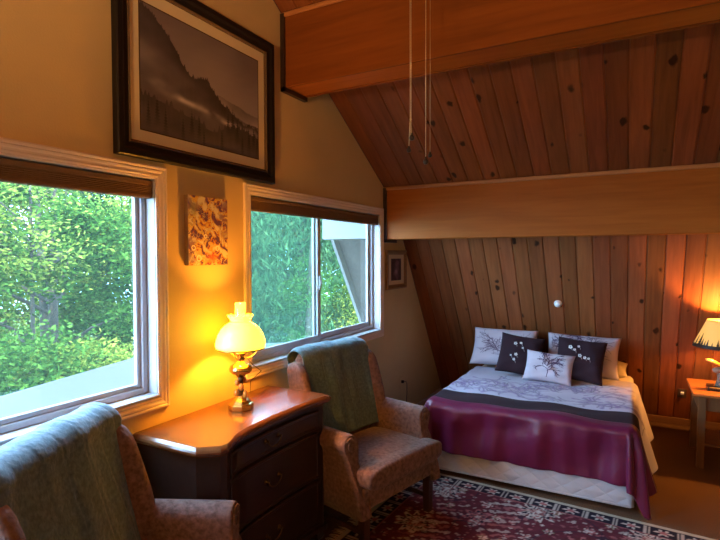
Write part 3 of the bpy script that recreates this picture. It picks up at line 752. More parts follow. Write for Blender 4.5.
def make_throw(chair, label, half=.285, front_z=.50, seed=1, skew=0.0, lift=0.0, back_z=.62):
    """blanket over the chair back, built in the chair's own frame, standing as a thing of its own"""
    r = np.random.default_rng(seed); nu, nv = 90, 110
    path = []
    for z in np.linspace(front_z, .97, 20): path.append((back_x(z) + .012 + .012 * (1 - (z - front_z) / .5), z))
    cx0 = back_x(1.0) - .058
    for k in range(1, 14):
        a = PI * k / 13
        path.append((cx0 + .078 * cos(a), 1.0 + .066 * sin(a)))
    for z in np.linspace(.99, back_z, 14): path.append((back_x(z) - .138, z))
    L = [0]
    for a, b in zip(path[:-1], path[1:]): L.append(L[-1] + math.dist(a, b))
    tot = L[-1]; P = []
    ph = r.uniform(0, 6, 8)
    for i in range(nu):
        t = tot * i / (nu - 1); k = max(0, min(len(L) - 2, int(np.searchsorted(L, t)) - 1)); f = (t - L[k]) / max(1e-6, L[k + 1] - L[k])
        x = path[k][0] + (path[k + 1][0] - path[k][0]) * f; z = path[k][1] + (path[k + 1][1] - path[k][1]) * f
        tx, tz = path[k + 1][0] - path[k][0], path[k + 1][1] - path[k][1]; l = math.hypot(tx, tz); nx, nz = tz / l, -tx / l
        row = []; fr = 1 - t / tot
        for j in range(nv):
            s = -1 + 2 * j / (nv - 1)
            y = s * half * (1 + .05 * sin(3 * t + ph[0])) + skew * (t / tot - .4)
            w = .006 * sin(5 * s + ph[1] + 2.2 * t) + .004 * sin(11 * s + ph[2] - 5 * t) + .0015 * sin(23 * s + 9 * t + ph[3])
            sm_ = (s * 3.2 + t * 1.1 + ph[4]) % 1.0; w -= .004 * math.exp(-((sm_ - .5) / .035) ** 2)
            w *= (.35 + .65 * max(0, fr)) ; w = max(w, -.004) + lift
            ed = max(0, abs(s) - .86) / .14
            row.append((x + nx * (w + .004), y, z + nz * (w + .004) * 1 - .018 * ed ** 2 * (1 if z > .98 else 0)))
        P.append(row)
    mb = MB(); mb.grid(P)
    o = mb.build('throw_blanket', M['plush']); solid(o, .007, 1)
    o.matrix_world = Matrix.Translation(chair.location) @ Matrix.Rotation(chair.rotation_euler.z, 4, 'Z')
    tag(o, label, 'blanket'); return o
ch2 = make_chair((.865, 2.715, .0), -.25, 'wingback armchair between the dresser and the bed, pink brocade, seat in view')
ch1 = copy_tree(ch2); ch1.location = (.88, 1.275, 0); ch1.rotation_euler = (0, 0, .45)
tag(ch1, 'wingback armchair in the left foreground, left of the dresser, only back and one arm seen')
th2 = make_throw(ch2, 'blue grey plush throw over the back of the armchair beside the bed', .285, .50, 3)
th1 = make_throw(ch1, 'blue grey plush throw over the back of the foreground armchair', .345, .47, 8, skew=-.02, lift=.0)

# ------------------------------------------------------------------ bed
BX0, BX1, BF, BH = .635, 2.025, 3.625, 5.36
bs = empty('box_spring', ((BX0 + BX1) / 2, BF, 0), 0, 'white quilted box spring on the floor under the mattress', 'box spring')
w_ = BX1 - BX0
bm_ = MB(); bm_.box((-w_ / 2, 0, .028), (w_ / 2, BH - BF, .232), .028, seg=4, smooth=True); bm_.build('quilted_body', M['boxspring'], bs)
mb = MB()
for zz in (.036, .224):
    loop = [(-w_ / 2 + .02, .004), (w_ / 2 - .02, .004), (w_ / 2 - .004, .02), (w_ / 2 - .004, BH - BF - .02), (w_ / 2 - .02, BH - BF - .004), (-w_ / 2 + .02, BH - BF - .004), (-w_ / 2 + .004, BH - BF - .02), (-w_ / 2 + .004, .02)]
    mb.tube([(x, y, zz) for x, y in loop + loop[:1]], .008, 8)
mb.build('piping', M['boxspring'], bs)
for x in (-.55, .55):
    for y in (.2, 1.5): MB().lathe([(0, 0), (.03, 0), (.035, .0275), (0, .0275)], 16, Matrix.Translation((x, y, 0))).build('glide', M['leg'], bs)
mt = empty('mattress', ((BX0 + BX1) / 2, BF, .234), 0, 'white mattress under the bedding, its corner bare beside the pillows', 'mattress')
MB().box((-w_ / 2, .0, 0), (w_ / 2, BH - BF, .288), .045, seg=5, smooth=True).build('ticking', M['sheet'], mt)
# comforter: one quilt of three joined panels
TOPZ = .537
def comforter():
    root = empty('comforter', ((BX0 + BX1) / 2, BF, 0), 0, 'lavender comforter with charcoal band and burgundy satin foot spread over the bed', 'comforter')
    hw = w_ / 2 + .012; yf = -.012; Rr = .05
    hs, ht = .38, .352            # drops at the sides and foot
    yh = 1.36                     # head edge (y measured from the foot)
    du = .0085
    S = np.arange(-(hw + hs), hw + hs + du / 2, du); T = np.concatenate([np.arange(yh, yf, -.0085), np.arange(yf, -ht - .001, -.0085)])
    ph = rng.uniform(0, 6, 12)
    def drop(d, hang):
        """distance past the edge -> (outward, down) round a soft edge"""
        a = min(d / Rr, PI / 2)
        o = Rr * sin(a); z = Rr * (1 - cos(a))
        if d > Rr * PI / 2: z += d - Rr * PI / 2
        return o, z
    def pos(s, t):
        es = max(0, abs(s) - (hw - Rr)); et = max(0, (yf + Rr) - t); sg = 1 if s > 0 else -1
        bx, by = min(abs(s), hw - Rr) * sg, max(t, yf + Rr)
        puff = .010 * sin(5 * s + ph[0]) * sin(4.2 * t + ph[1]) + .006 * sin(13 * s + 3 * t + ph[2]) + .004 * sin(23 * t - 7 * s + ph[3])
        flat = 1
        if es == 0 and et == 0: return (bx, by, TOPZ + .012 + puff * flat)
        if et == 0:
            o, z = drop(es, hs); fold = (.016 * sin(9 * t + ph[4] + sg) + .010 * sin(19 * t + ph[5])) * min(1, z / .2)
            fl = .10 * (z / hs) ** 1.2 * (1 if sg > 0 else .5)
            return (bx + sg * (o + .008 + fold + fl), by, TOPZ + .012 - z + puff * max(0, 1 - z / .1))
        if es == 0:
            o, z = drop(et, ht); fold = (.011 * sin(11 * s + ph[6]) + .008 * sin(23 * s + ph[7] + 5 * z) + .006 * sin(41 * s + ph[9])) * min(1, z / .12)
            fold += .010 * sin(7 * s + 14 * z + ph[8]) * min(1, z / .15)
            return (bx, by - (o + .016 + fold + .02 * z), TOPZ + .012 - z + puff * max(0, 1 - z / .1))
        e = math.hypot(es, et); an = math.atan2(es, et); o, z = drop(e, hs)
        k = min(1, z / .15); fl = .06 * z / hs
        rad = o + .012 + fl + k * .022 * sin(an * 8 + .6)
        z = min(z * 1.06, TOPZ - .006)
        return (bx + sg * rad * sin(an), by - rad * cos(an) * (1), TOPZ + .012 - z)
    G = np.array([[pos(s, t) for t in T] for s in S])
    # embroidery raster
    ns, ntt = len(S), len(T)
    base = np.array([.42, .385, .48]); img = np.tile(base, (ns, ntt, 1))
    SS, TT = np.meshgrid(S, T, indexing='ij')
    img *= (1 + .06 * noise2(SS, TT, 40, 3, 4))[..., None]
    r = np.random.default_rng(12)
    cov = np.zeros((ns, ntt)); fl = np.zeros((ns, ntt))
    def stamp(A, s, t, rad, val=1.0):
        i0 = int((s - S[0]) / du); j0 = int(np.argmin(np.abs(T - t)))
        for i in range(max(0, i0 - 3), min(ns, i0 + 4)):
            for j in range(max(0, j0 - 3), min(ntt, j0 + 4)):
                d = math.hypot(S[i] - s, T[j] - t); A[i, j] = max(A[i, j], val * max(0, 1 - d / rad))
    def twig(s, t, a, L, depth):
        n = int(L / .006); cur = r.normal(0, .08)
        for k in range(n):
            s += .006 * cos(a); t += .006 * sin(a); a += cur * .3 + r.normal(0, .10)
            if t > 1.25 or t < .36 or abs(s) > hw + .2: return
            stamp(cov, s, t, .0088, 1.25)
            if r.random() < .045 and depth > 0: twig(s, t, a + r.choice([-1, 1]) * r.uniform(.5, 1.1), L * .5, depth - 1)
            if r.random() < .07: stamp(fl, s + r.normal(0, .012), t + r.normal(0, .012), .02, 1.4)
    for k in range(46):
        s0 = r.uniform(-hw - .1, hw); t0 = r.normal(.60, .15)
        twig(s0, t0, r.choice([0, PI]) + r.normal(0, .6), r.uniform(.2, .45), 2)
    for k in range(12): twig(r.uniform(-hw, hw), r.uniform(.4, 1.1), r.uniform(0, 6.28), r.uniform(.15, .3), 2)
    cov = np.clip(cov, 0, 1)[..., None]; fl = np.clip(fl, 0, 1)[..., None]
    img = img * (1 - .82 * cov) + np.array([.07, .035, .10]) * .82 * cov
    img = img * (1 - .7 * fl) + np.array([.20, .12, .30]) * .7 * fl
    tb, tc_ = .325, .085             # where charcoal starts and ends (distance from the foot edge)
    jb = int(np.argmin(np.abs(T - tb))); jc = int(np.argmin(np.abs(T - tc_)))
    for nm, j0, j1, mat, useimg in (('floral_panel', 0, jb, M['lav'], True), ('charcoal_band', jb, jc, M['char'], False), ('burgundy_panel', jc, len(T) - 1, M['bur'], False)):
        mb = MB(); mb.grid([[tuple(G[i, j]) for j in range(j0, j1 + 1)] for i in range(ns)])
        o = mb.build(nm, mat, root, cols=img[:, j0:j1 + 1].reshape(-1, 3) if useimg else None, recalc=False)
        solid(o, .009, 0)
    return root
comforter()

# pillows
def pillow_mesh(w, h, t, n=30, flange=.0, seed=1, crown=.62):
    r = np.random.default_rng(seed); ph = r.uniform(0, 6, 6)
    P = []; Q = []
    for i in range(n + 1):
        a = -1 + 2 * i / n; ra = []; rb = []
        for j in range(n + 1):
            b = -1 + 2 * j / n
            pin = 1 - .07 * (1 - b * b) * abs(a) ** 3; pin2 = 1 - .07 * (1 - a * a) * abs(b) ** 3
            x, y = a * w / 2 * pin, b * h / 2 * pin2
            k = max(0, (1 - a ** 4) * (1 - b ** 4)) ** crown
            wr = .006 * sin(7 * a + ph[0] + 3 * b) * k + .005 * sin(11 * b - 5 * a + ph[1]) * k
            ra.append((x, y, t / 2 * k + wr)); rb.append((x, y, -t / 2 * k))
        P.append(ra); Q.append(rb)
    mb = MB(); mb.grid(P); mb.grid(Q, flip=True); return mb, P
def surf(P, a, b):
    n = len(P) - 1; i = min(n - 1, max(0, int((a + 1) / 2 * n))); j = min(n - 1, max(0, int((b + 1) / 2 * n)))
    fa = (a + 1) / 2 * n - i; fb = (b + 1) / 2 * n - j
    p = [Vector(P[i][j]) * (1 - fa) * (1 - fb) + Vector(P[i + 1][j]) * fa * (1 - fb) + Vector(P[i][j + 1]) * (1 - fa) * fb + Vector(P[i + 1][j + 1]) * fa * fb][0]
    return p + Vector((0, 0, .002))
def ribbon(mb, P, pts, r=.0022):
    q = [surf(P, a, b) for a, b in pts]
    if len(q) > 1: mb.tube(q, r, 5)
def branch(mb, P, a, b, ang, L, depth, r, thick, fl=None):
    pts = [(a, b)]; n = max(3, int(L / .04))
    cur = r.normal(0, .06)
    for k in range(n):
        a += .04 * cos(ang); b += .04 * sin(ang); ang += cur + r.normal(0, .10)
        if abs(a) > .88 or abs(b) > .88: break
        pts.append((a, b))
        if depth > 0 and r.random() < .42 and k > 1: branch(mb, P, a, b, ang + r.choice([-1, 1]) * r.uniform(.4, .9), L * .55, depth - 1, r, thick * .75, fl)
    ribbon(mb, P, pts, thick)
    if fl is not None and depth == 0: fl.append((a, b))
def flower(mb, P, a, b, s, w, h):
    for k in range(5):
        an = 2 * PI * k / 5
        p = surf(P, a + s * cos(an) / w * 2, b + s * sin(an) / h * 2)
        mb.ball(p, (s * .62, s * .62, .0035), 5, 8)
def place(root, loc, lean, roll=0.0, yaw=0.0):
    root.rotation_mode = 'QUATERNION'
    Mx = Matrix.Rotation(yaw, 4, 'Z') @ Matrix.Rotation(lean, 4, 'X') @ Matrix.Rotation(roll, 4, 'Z')
    root.location = loc; root.rotation_quaternion = Mx.to_quaternion()
def sham(label, loc, lean, roll, yaw, seed, w=.63, h=.40, t=.15):
    root = empty('pillow', label=label, cat='pillow', group='pillows on the bed')
    mb, P = pillow_mesh(w, h, t, seed=seed); mb.build('pillowcase', M['lavp'], root)
    r = np.random.default_rng(seed); tw = MB()
    for k in range(7): branch(tw, P, r.uniform(-.85, .85), r.uniform(-.8, .5), r.uniform(.5, 2.4), .8, 2, r, .0024)
    tw.build('twig_embroidery', M['twig'], root); place(root, loc, lean, roll, yaw); return root
D2R = PI / 180
sham('large lavender twig embroidered pillow standing at the left of the headwall', (.90, 5.02, .748), 58 * D2R, .0, .02, 51)
sham('large lavender twig embroidered pillow standing at the right of the headwall', (1.605, 5.005, .738), 58 * D2R, -.02, -.02, 52)
def charcoal(label, loc, lean, roll, yaw, seed, w=.39, h=.385, spots=()):
    root = empty('throw_pillow', label=label, cat='pillow', group='pillows on the bed')
    mb, P = pillow_mesh(w, h, .13, seed=seed, n=26); mb.build('pillowcase', M['char'], root)
    for a, b, s in spots:
        fm = MB(); flower(fm, P, a, b, s * .8, w, h)
        ribbon(fm, P, [(a, b), (a + .06, b - .07), (a + .09, b - .16)], .0011); fm.build('blossom_embroidery', M['blossom'], root)
    place(root, loc, lean, roll, yaw); return root
charcoal('square charcoal pillow with white blossoms leaning on the left lavender pillow', (1.105, 4.755, .738), 60 * D2R, -.13, .12, 61,
         spots=((-.25, .42, .013), (-.02, .50, .010), (.10, .25, .008), (-.15, -.12, .012), (-.38, -.18, .007), (-.2, -.38, .010)))
charcoal('square charcoal pillow with white blossoms leaning on the right lavender pillow', (1.61, 4.735, .740), 60 * D2R, -.07, -.02, 62, w=.40, h=.39,
         spots=((-.40, .45, .014), (-.22, .35, .010), (-.08, .55, .009), (.02, .12, .012), (.22, .05, .011), (.38, .02, .009)))
ac = empty('throw_pillow', label='small pale lavender pillow with embroidered tree, in front of the charcoal pillows', cat='pillow', group='pillows on the bed')
mb, P = pillow_mesh(.405, .275, .11, seed=71, n=26); mb.build('pillowcase', M['lavp'], ac)
tw = MB(); r_ = np.random.default_rng(3); ribbon(tw, P, [(0, -.75), (.03, -.4), (-.02, 0), (.04, .3), (0, .6)], .0035)
for k in range(8): branch(tw, P, .0 + .02 * (k % 3), -.35 + .1 * k, (PI / 2 + (1 if k % 2 else -1) * r_.uniform(.5, 1.0)), .55, 2, r_, .0026)
tw.build('tree_embroidery', M['twig'], ac); place(ac, (1.372, 4.615, .676), 60 * D2R, -.07, 0)
pl = empty('pillow', label='pale gold sleeping pillow lying flat behind the right lavender pillow', cat='pillow', group='pillows on the bed')
mb, P = pillow_mesh(.56, .30, .12, seed=81); mb.build('pillowcase', M['tan'], pl); place(pl, (1.70, 5.19, .600), 12 * D2R, 0, 0)

# ------------------------------------------------------------------ rug
def rug_image(nx, ny, w, h):
    x, y = np.meshgrid(np.linspace(0, w, nx), np.linspace(0, h, ny), indexing='ij')
    e = np.minimum(np.minimum(x, w - x), np.minimum(y, h - y))
    red = np.array([.095, .018, .026]); nav = np.array([.022, .016, .030]); cream = np.array([.46, .39, .34]); rose = np.array([.32, .11, .11]); olive = np.array([.14, .11, .06])
    img = np.tile(red, (nx, ny, 1))
    def rep(v, p): return np.abs((v / p) % 1 - .5) * p
    # field: rosettes on a lattice with vines
    for px, py, ox, oy, pet, rad, c1, c2 in ((.62, .52, .0, .1, 10, .135, cream, nav), (.62, .52, .31, .36, 7, .10, rose, nav), (.31, .26, .15, .05, 5, .042, cream, rose), (.31, .26, .05, .18, 6, .036, olive, cream), (.205, .17, .1, .1, 5, .022, rose, nav), (.155, .13, .02, .06, 4, .014, cream, cream)):
        u = ((x + ox) / px % 1 - .5) * px; v = ((y + oy) / py % 1 - .5) * py
        d = np.hypot(u, v); a = np.arctan2(v, u); R = rad * (.75 + .25 * np.cos(pet * a))
        img[d < R] = c1; img[d < R * .78] = c2; img[d < R * .55] = c1; img[d < R * .4] = rose * .6; img[d < R * .2] = cream
    vine = np.abs(np.sin(x * 13.7 + 1.3 * np.sin(y * 13.7)) - np.sin(y * 13.7 + 1.2 * np.cos(x * 13.7)))
    m = (vine < .10); img[m] = img[m] * .3 + nav * .7
    n = noise2(x, y, 77, 3, 60); m = n > .62; img[m] = img[m] * .4 + rose * .6; m = n < -.66; img[m] = img[m] * .4 + cream * .6
    # borders
    along = np.where(np.minimum(x, w - x) < np.minimum(y, h - y), y, x)
    img[e < .145] = nav * .8
    u = (along / .17 % 1 - .5) * .17; v = e - .085; d = np.hypot(u * .75, v); a = np.arctan2(v, u)
    m = (e < .13) & (e > .04); img[m] = nav * .7
    m = m & (np.abs(u) < .06); img[m & (d < .040 * (.7 + .3 * np.cos(6 * a)))] = cream; img[m & (d < .017)] = rose
    m = (e < .13) & (e > .04) & (np.abs(np.abs(u) - .074) < .006); img[m] = cream * .8
    m = (e > .133) & (e < .145); img[m] = rose * .8
    img[e < .028] = np.array([.42, .37, .28])
    return img * (1 + .12 * noise2(x, y, 78, 3, 90))[..., None]
RW, RH = 2.85, 2.45
rg = empty('area_rug', (1.92, 2.30, .002), -.062, 'red and navy oriental rug with cream border in front of the bed', 'rug')
nx, ny = 330, 284
mb = MB(); mb.grid([[(-RW / 2 + RW * i / (nx - 1), -RH / 2 + RH * j / (ny - 1), .008) for j in range(ny)] for i in range(nx)], smooth=False)
M['rug'] = vcol('woven_wool_rug', .95, .1, bump=.5, bscale=400)
mb.build('pile', M['rug'], rg, cols=rug_image(nx, ny, RW, RH).reshape(-1, 3), recalc=False)
MB().box((-RW / 2, -RH / 2, 0), (RW / 2, RH / 2, .0075)).build('backing', M['casing'], rg)
for sx in (-1, 1):
    fr = MB()
    for k in range(200):
        y = -RH / 2 + RH * (k + .5) / 200 + random.gauss(0, .002); L = random.uniform(.05, .075)
        fr.tube([(sx * RW / 2, y, .005), (sx * (RW / 2 + L * .5), y + random.gauss(0, .004), .006), (sx * (RW / 2 + L), y + random.gauss(0, .008), .004)], [.0025, .002, .001], 4)
    fr.build('fringe', M['tan'], rg)

# ------------------------------------------------------------------ nightstand and its lamp
NS = (2.452, 4.645, .58)
ns = empty('nightstand', (2.435 + .26, 4.63 + .285, 0), 0, 'honey pine nightstand with splayed square legs at the right of the bed', 'nightstand')
MB().box((-.268, -.285, .556), (.268, .285, .58), .005).build('top', M['nstand'], ns)
a = MB(); a.box((-.225, -.245, .44), (-.207, .245, .5555), .002); a.box((.207, -.245, .44), (.225, .245, .5555), .002); a.box((-.207, .227, .44), (.207, .245, .5555), .002); a.build('apron', M['nstandshaded'], ns)
d_ = MB().box((-.205, -.246, .445), (.205, -.228, .552), .003).build('drawer', M['nstandshaded'], ns)
k_ = MB().lathe([(0, 0), (.006, 0), (.006, .01), (.014, .016), (.012, .024), (0, .026)], 14, Matrix.Translation((0, -.246, .498)) @ Matrix.Rotation(PI / 2, 4, 'X')); k_.build('knob', M['brassdark'], d_)
for sx in (-1, 1):
    for sy in (-1, 1):
        m = MB(); m.loft([[(sx * (.205 + sp) + p, sy * (.24 + sp * .4) + q, z) for p, q in ((-.024, -.024), (.024, -.024), (.024, .024), (-.024, .024))] for z, sp in ((0, .01), (.5555, -.0))], smooth=False)
        m.build('leg', M['nstandshaded'], ns)
MB().box((-.19, -.21, .16), (.19, .21, .178), .003).build('lower_shelf', M['nstandshaded'], ns)
l2 = empty('table_lamp', (2.645, 4.86, .5803), 0, 'moose figure lamp with pine tree silhouette shade on the nightstand', 'lamp')
MB().box((-.105, -.075, 0), (.105, .075, .028), .006).build('base', M['darkbase'], l2)
mb = MB()   # stylised animal figure standing on the base
mb.loft([[(.0 + rx * cos(t), ry * sin(t), z) for t in np.linspace(0, 2 * PI, 17)[:-1]] for rx, ry, z in ((.055, .05, .0285), (.048, .045, .05), (.038, .038, .09), (.042, .04, .12), (.034, .034, .15), (.02, .02, .165))])
mb.ball((-.03, -.01, .155), (.045, .025, .026)); mb.build('figure', M['pewter'], l2)
for s in (-1, 1):
    an = MB(); c = Vector((-.065 if s < 0 else .065, -.02, .225)); rows = []
    for i in range(9):
        t = i / 8; wd = .032 * sin(PI * min(1, .12 + t * .85)) ** .7
        p = Vector((s * (.005 + .115 * t), -.02, .185 + .065 * t - .02 * t * t))
        rows.append([(p.x, p.y + wd * cos(q) * .9, p.z + wd * .75 * sin(q) * .55 + .012 * sin(q) ** 2) for q in np.linspace(0, 2 * PI, 15)[:-1]])
    an.loft(rows); an.build('antler', M['antler'], l2)
MB().lathe([(0, .165), (.008, .165), (.008, .36), (.016, .365), (.016, .40), (0, .40)], 14).build('stem', M['brassdark'], l2)
M['shade2'] = emis_lamp('glowing_parchment_shade', (1, .47, .10), .50, (.36, .23, .07))
zb, zt, rb, rt = .345, .555, .205, .110
mb = MB(); mb.lathe([(rb + (rt - rb) * k / 8, zb + (zt - zb) * k / 8) for k in range(9)], 56); solid(mb.build('lamp_shade', M['shade2'], l2), .002)
sil = MB(); rr = random.Random(5); a_ = 0.0
def cone_r(z): return rb + (rt - rb) * (z - zb) / (zt - zb) + .0025
sil.lathe([(cone_r(zb - .003), zb - .003), (cone_r(zb + .022), zb + .022)], 72)
while a_ < 2 * PI:
    hgt = rr.uniform(.028, .095); hw_ = hgt * .30 / rb; n = 5
    for k in range(n):
        z0 = zb + .018 + hgt * k / n; z1 = zb + .018 + hgt * (k + 1.5) / n; ww = hw_ * (1 - k / n)
        sil.add([(cone_r(z0) * cos(a_ - ww), cone_r(z0) * sin(a_ - ww), z0), (cone_r(z0) * cos(a_ + ww), cone_r(z0) * sin(a_ + ww), z0), (cone_r(z1) * cos(a_), cone_r(z1) * sin(a_), z1)], [[0, 1, 2]])
    a_ += rr.uniform(.10, .24)
sil.build('tree_silhouettes', M['fob'], l2, recalc=False)
lb2 = light('nightstand_lamp_bulb', 'POINT', (0, 0, .46), 30, (1, .40, .07), .03); lb2.parent = l2

# ------------------------------------------------------------------ small things
def on_slope(x, z, off=0.0):
    y = 4.614 + (1.807 - z) / 1.51
    n = Vector((0, -1.51, -1)).normalized(); return Vector((x, y, z)) + n * off, n
p, n = on_slope(1.397, 1.206, .0)
pk = empty('puck_light', label='small round white light stuck on the planks above the bed', cat='light'); pk.location = p
pk.rotation_mode = 'QUATERNION'; pk.rotation_quaternion = n.to_track_quat('Z', 'Y')
MB().lathe([(0, .0005), (.034, .0005), (.036, .006), (.034, .012), (0, .012)], 28).build('housing', M['plastic'], pk)
MB().lathe([(.032, .0122), (.031, .022), (.025, .034), (.014, .042), (0, .045)], 28).build('dome_lens', M['plastic'], pk)
p, n = on_slope(2.427, .355, .0)
ol = empty('wall_outlet', label='small outlet with white plug on the planks left of the nightstand', cat='outlet'); ol.location = p
ol.rotation_mode = 'QUATERNION'; ol.rotation_quaternion = n.to_track_quat('Z', 'Y')
MB().box((-.035, -.057, .0005), (.035, .057, .006), .002).build('cover_plate', M['lip'], ol)
MB().box((-.014, .004, .0062), (.014, .03, .028), .004).build('plug', M['plastic'], ol)
wo = empty('wall_outlet', (.0005, 4.56, .40), label='wall outlet with black plug between the armchair and the bed', cat='outlet')
MB().box((0, -.035, -.057), (.006, .035, .057), .002).build('cover_plate', M['wall'], wo)
pg = MB().box((.0062, -.012, -.005), (.032, .012, .022), .004).build('plug', M['cord'], wo)
MB().tube([(.032, .0, .012), (.05, .01, .012), (.055, .02, -.01), (.05, .035, -.1), (.04, .04, -.25), (.04, .05, -.39)], .003, 6).build('power_cord', M['cord'], wo)

# ceiling fan (motor and blades hang above the picture, its pull chains reach into it)
FX, FY_, = 1.170, 2.075
cf = empty('ceiling_fan', (FX, FY_, 2.90), 0, 'ceiling fan whose two beaded pull chains hang before the beam', 'ceiling fan')
zc = roof_z(FY_) - 2.90
MB().lathe([(0, .10), (.10, .10), (.115, .13), (.115, .2), (.08, .24), (0, .24)], 28).build('motor', M['fan'], cf)
MB().lathe([(.0125, .24), (.0125, zc - .05), (.06, zc - .045), (.07, zc - .06 + .02), (.07, zc + .0), ], 20).build('down_rod', M['fan'], cf)
for k in range(5):
    a = 2 * PI * k / 5 + .3; Mx = Matrix.Rotation(a, 4, 'Z') @ Matrix.Translation((0, 0, .165)) @ Matrix.Rotation(.2, 4, 'X')
    MB().box((.12, -.055, -.003), (.55, .055, .003), .002, M=Mx).build('blade', M['fanblade'], cf)
MB().lathe([(0, .005), (.05, .01), (.09, .04), (.10, .075), (.095, .0985), (0, .0985)], 28).build('light_bowl', M['opal'], cf)
def chain(x, y, z_end, fobz, fr_=.011):
    m = MB(); m.tube([(x, y, .06), (x, y, z_end)], .0016, 6)
    z = .05
    while z > z_end: m.ball((x, y, z), .0023, 4, 6); z -= .012
    o = m.build('pull_chain', M['chain'], cf)
    for dx, dz in fobz:
        f = MB(); f.lathe([(0, .022), (.003, .020), (.004, .012), (.010, .006), (.012, -.003), (.008, -.011), (0, -.014)], 12, Matrix.Translation((x + dx, y, z_end + dz))); f.build('fob', M['fob'], o)
    return o
chain(-.031, .0, 2.178 - 2.90 - .005, ((0.004, -.004), ))
c2 = MB(); c2.tube([(-.038, .004, .06), (-.037, .004, 2.25 - 2.90), (-.043, .004, 2.13 - 2.90)], .0014, 6)
o2 = c2.build('pull_chain', M['chain'], cf)
f = MB(); f.lathe([(0, .018), (.003, .016), (.004, .010), (.009, .005), (.010, -.003), (.007, -.010), (0, -.012)], 12, Matrix.Translation((-.043, .004, 2.118 - 2.90))); f.build('fob', M['fob'], o2)
f = MB(); f.ball((-.034, .003, 2.25 - 2.90), .005); f.build('joint_bead', M['chain'], o2)
chain(.033, .012, 2.065 - 2.90, ((0.0, -.004), ))
c3 = MB(); c3.tube([(.05, .02, .06), (.05, .02, 2.10 - 2.90)], .0009, 6); 
o3 = c3.build('pull_chain', M['chain'], cf)
f = MB(); f.lathe([(0, .016), (.003, .014), (.004, .010), (.008, .005), (.009, -.003), (.006, -.009), (0, -.011)], 12, Matrix.Translation((.05, .02, 2.088 - 2.90))); f.build('fob', M['fob'], o3)

# unseen torchiere added behind the camera as warm fill bounced off the boards
fl_ = empty('fill_lamp', (1.5, -1.75, 0), 0, 'added brass torchiere behind the camera, unseen fill light for the ceiling', 'lamp')
MB().lathe([(0, 0), (.14, 0), (.14, .015), (.03, .03), (.0, .03)], 28).build('base', M['brassdark'], fl_)
MB().lathe([(0, .031), (.012, .031), (.012, 1.64), (0, 1.64)], 14).build('pole', M['brassdark'], fl_)
solid(MB().lathe([(.02, 1.641), (.08, 1.655), (.14, 1.69), (.17, 1.74)], 32).build('bowl_shade', M['opal'], fl_), .004)
tb = light('fill_lamp_bulb', 'POINT', (0, 0, 1.685), 370, (1, .67, .33), .05); tb.parent = fl_

# ------------------------------------------------------------------ outside
tag(MB().box((-40, -20, -2.95), (-.2, 45, -2.75)).build('ground', M['ground']), kind='structure')
# low porch roof below the windows
mb = MB()
q = [(-.12, -1.2, .93), (-1.72, -1.6, .60), (-1.58, 1.66, .745), (-1.70, 3.3, .83), (-.12, 3.9, .90)]
mb.loft([[(x, y, z - t) for x, y, z in q] for t in (.0, .10)], smooth=False); pr = mb.build('porch_roof', M['roofmetal']); tag(pr, kind='structure')
mb = MB()
mb.tube([(-.62, 1.66, .865), (-1.3, 1.75, .775), (-1.5, 2.4, .755)], .006, 5); mb.build('seam', M['soffit'], pr)
def leaves(centers, spread, n, size, r, droop=.0, flat=(1, 1, 1), wid=.42):
    idx = r.integers(0, len(centers), n); p = centers[idx] + r.normal(0, 1, (n, 3)) * np.array(flat) * spread
    a = r.normal(0, 1, (n, 3)); a[:, 2] = a[:, 2] * .45 - droop; a /= np.linalg.norm(a, axis=1)[:, None]
    b = r.normal(0, 1, (n, 3)); b -= (b * a).sum(1)[:, None] * a; b /= np.linalg.norm(b, axis=1)[:, None]
    s = size * r.uniform(.6, 1.35, n)[:, None]
    return np.stack([p - a * s, p + b * s * wid, p + a * s, p - b * s * wid], 1)
def leaf_object(name, V, mat, parent):
    n = len(V); me = bpy.data.meshes.new(name)
    me.vertices.add(n * 4); me.vertices.foreach_set('co', V.reshape(-1).astype(np.float32))
    me.loops.add(n * 4); me.loops.foreach_set('vertex_index', np.arange(n * 4, dtype=np.int32))
    me.polygons.add(n); me.polygons.foreach_set('loop_start', np.arange(0, n * 4, 4, dtype=np.int32))
    me.materials.append(mat); me.update(calc_edges=True); me.validate()
    o = bpy.data.objects.new(name, me); link(o, parent); return o
LM = {'mid': leafmat('mid_green_leaves', (.006, .026, .006), (.060, .135, .022)), 'sun': leafmat('yellow_green_leaves', (.035, .075, .010), (.20, .24, .040)),
      'deep': leafmat('deep_green_leaves', (.004, .020, .008), (.032, .080, .026)), 'cedar': leafmat('cedar_fronds', (.012, .050, .018), (.065, .135, .050)), 'ivy': leafmat('ivy_leaves', (.010, .045, .008), (.055, .13, .022))}
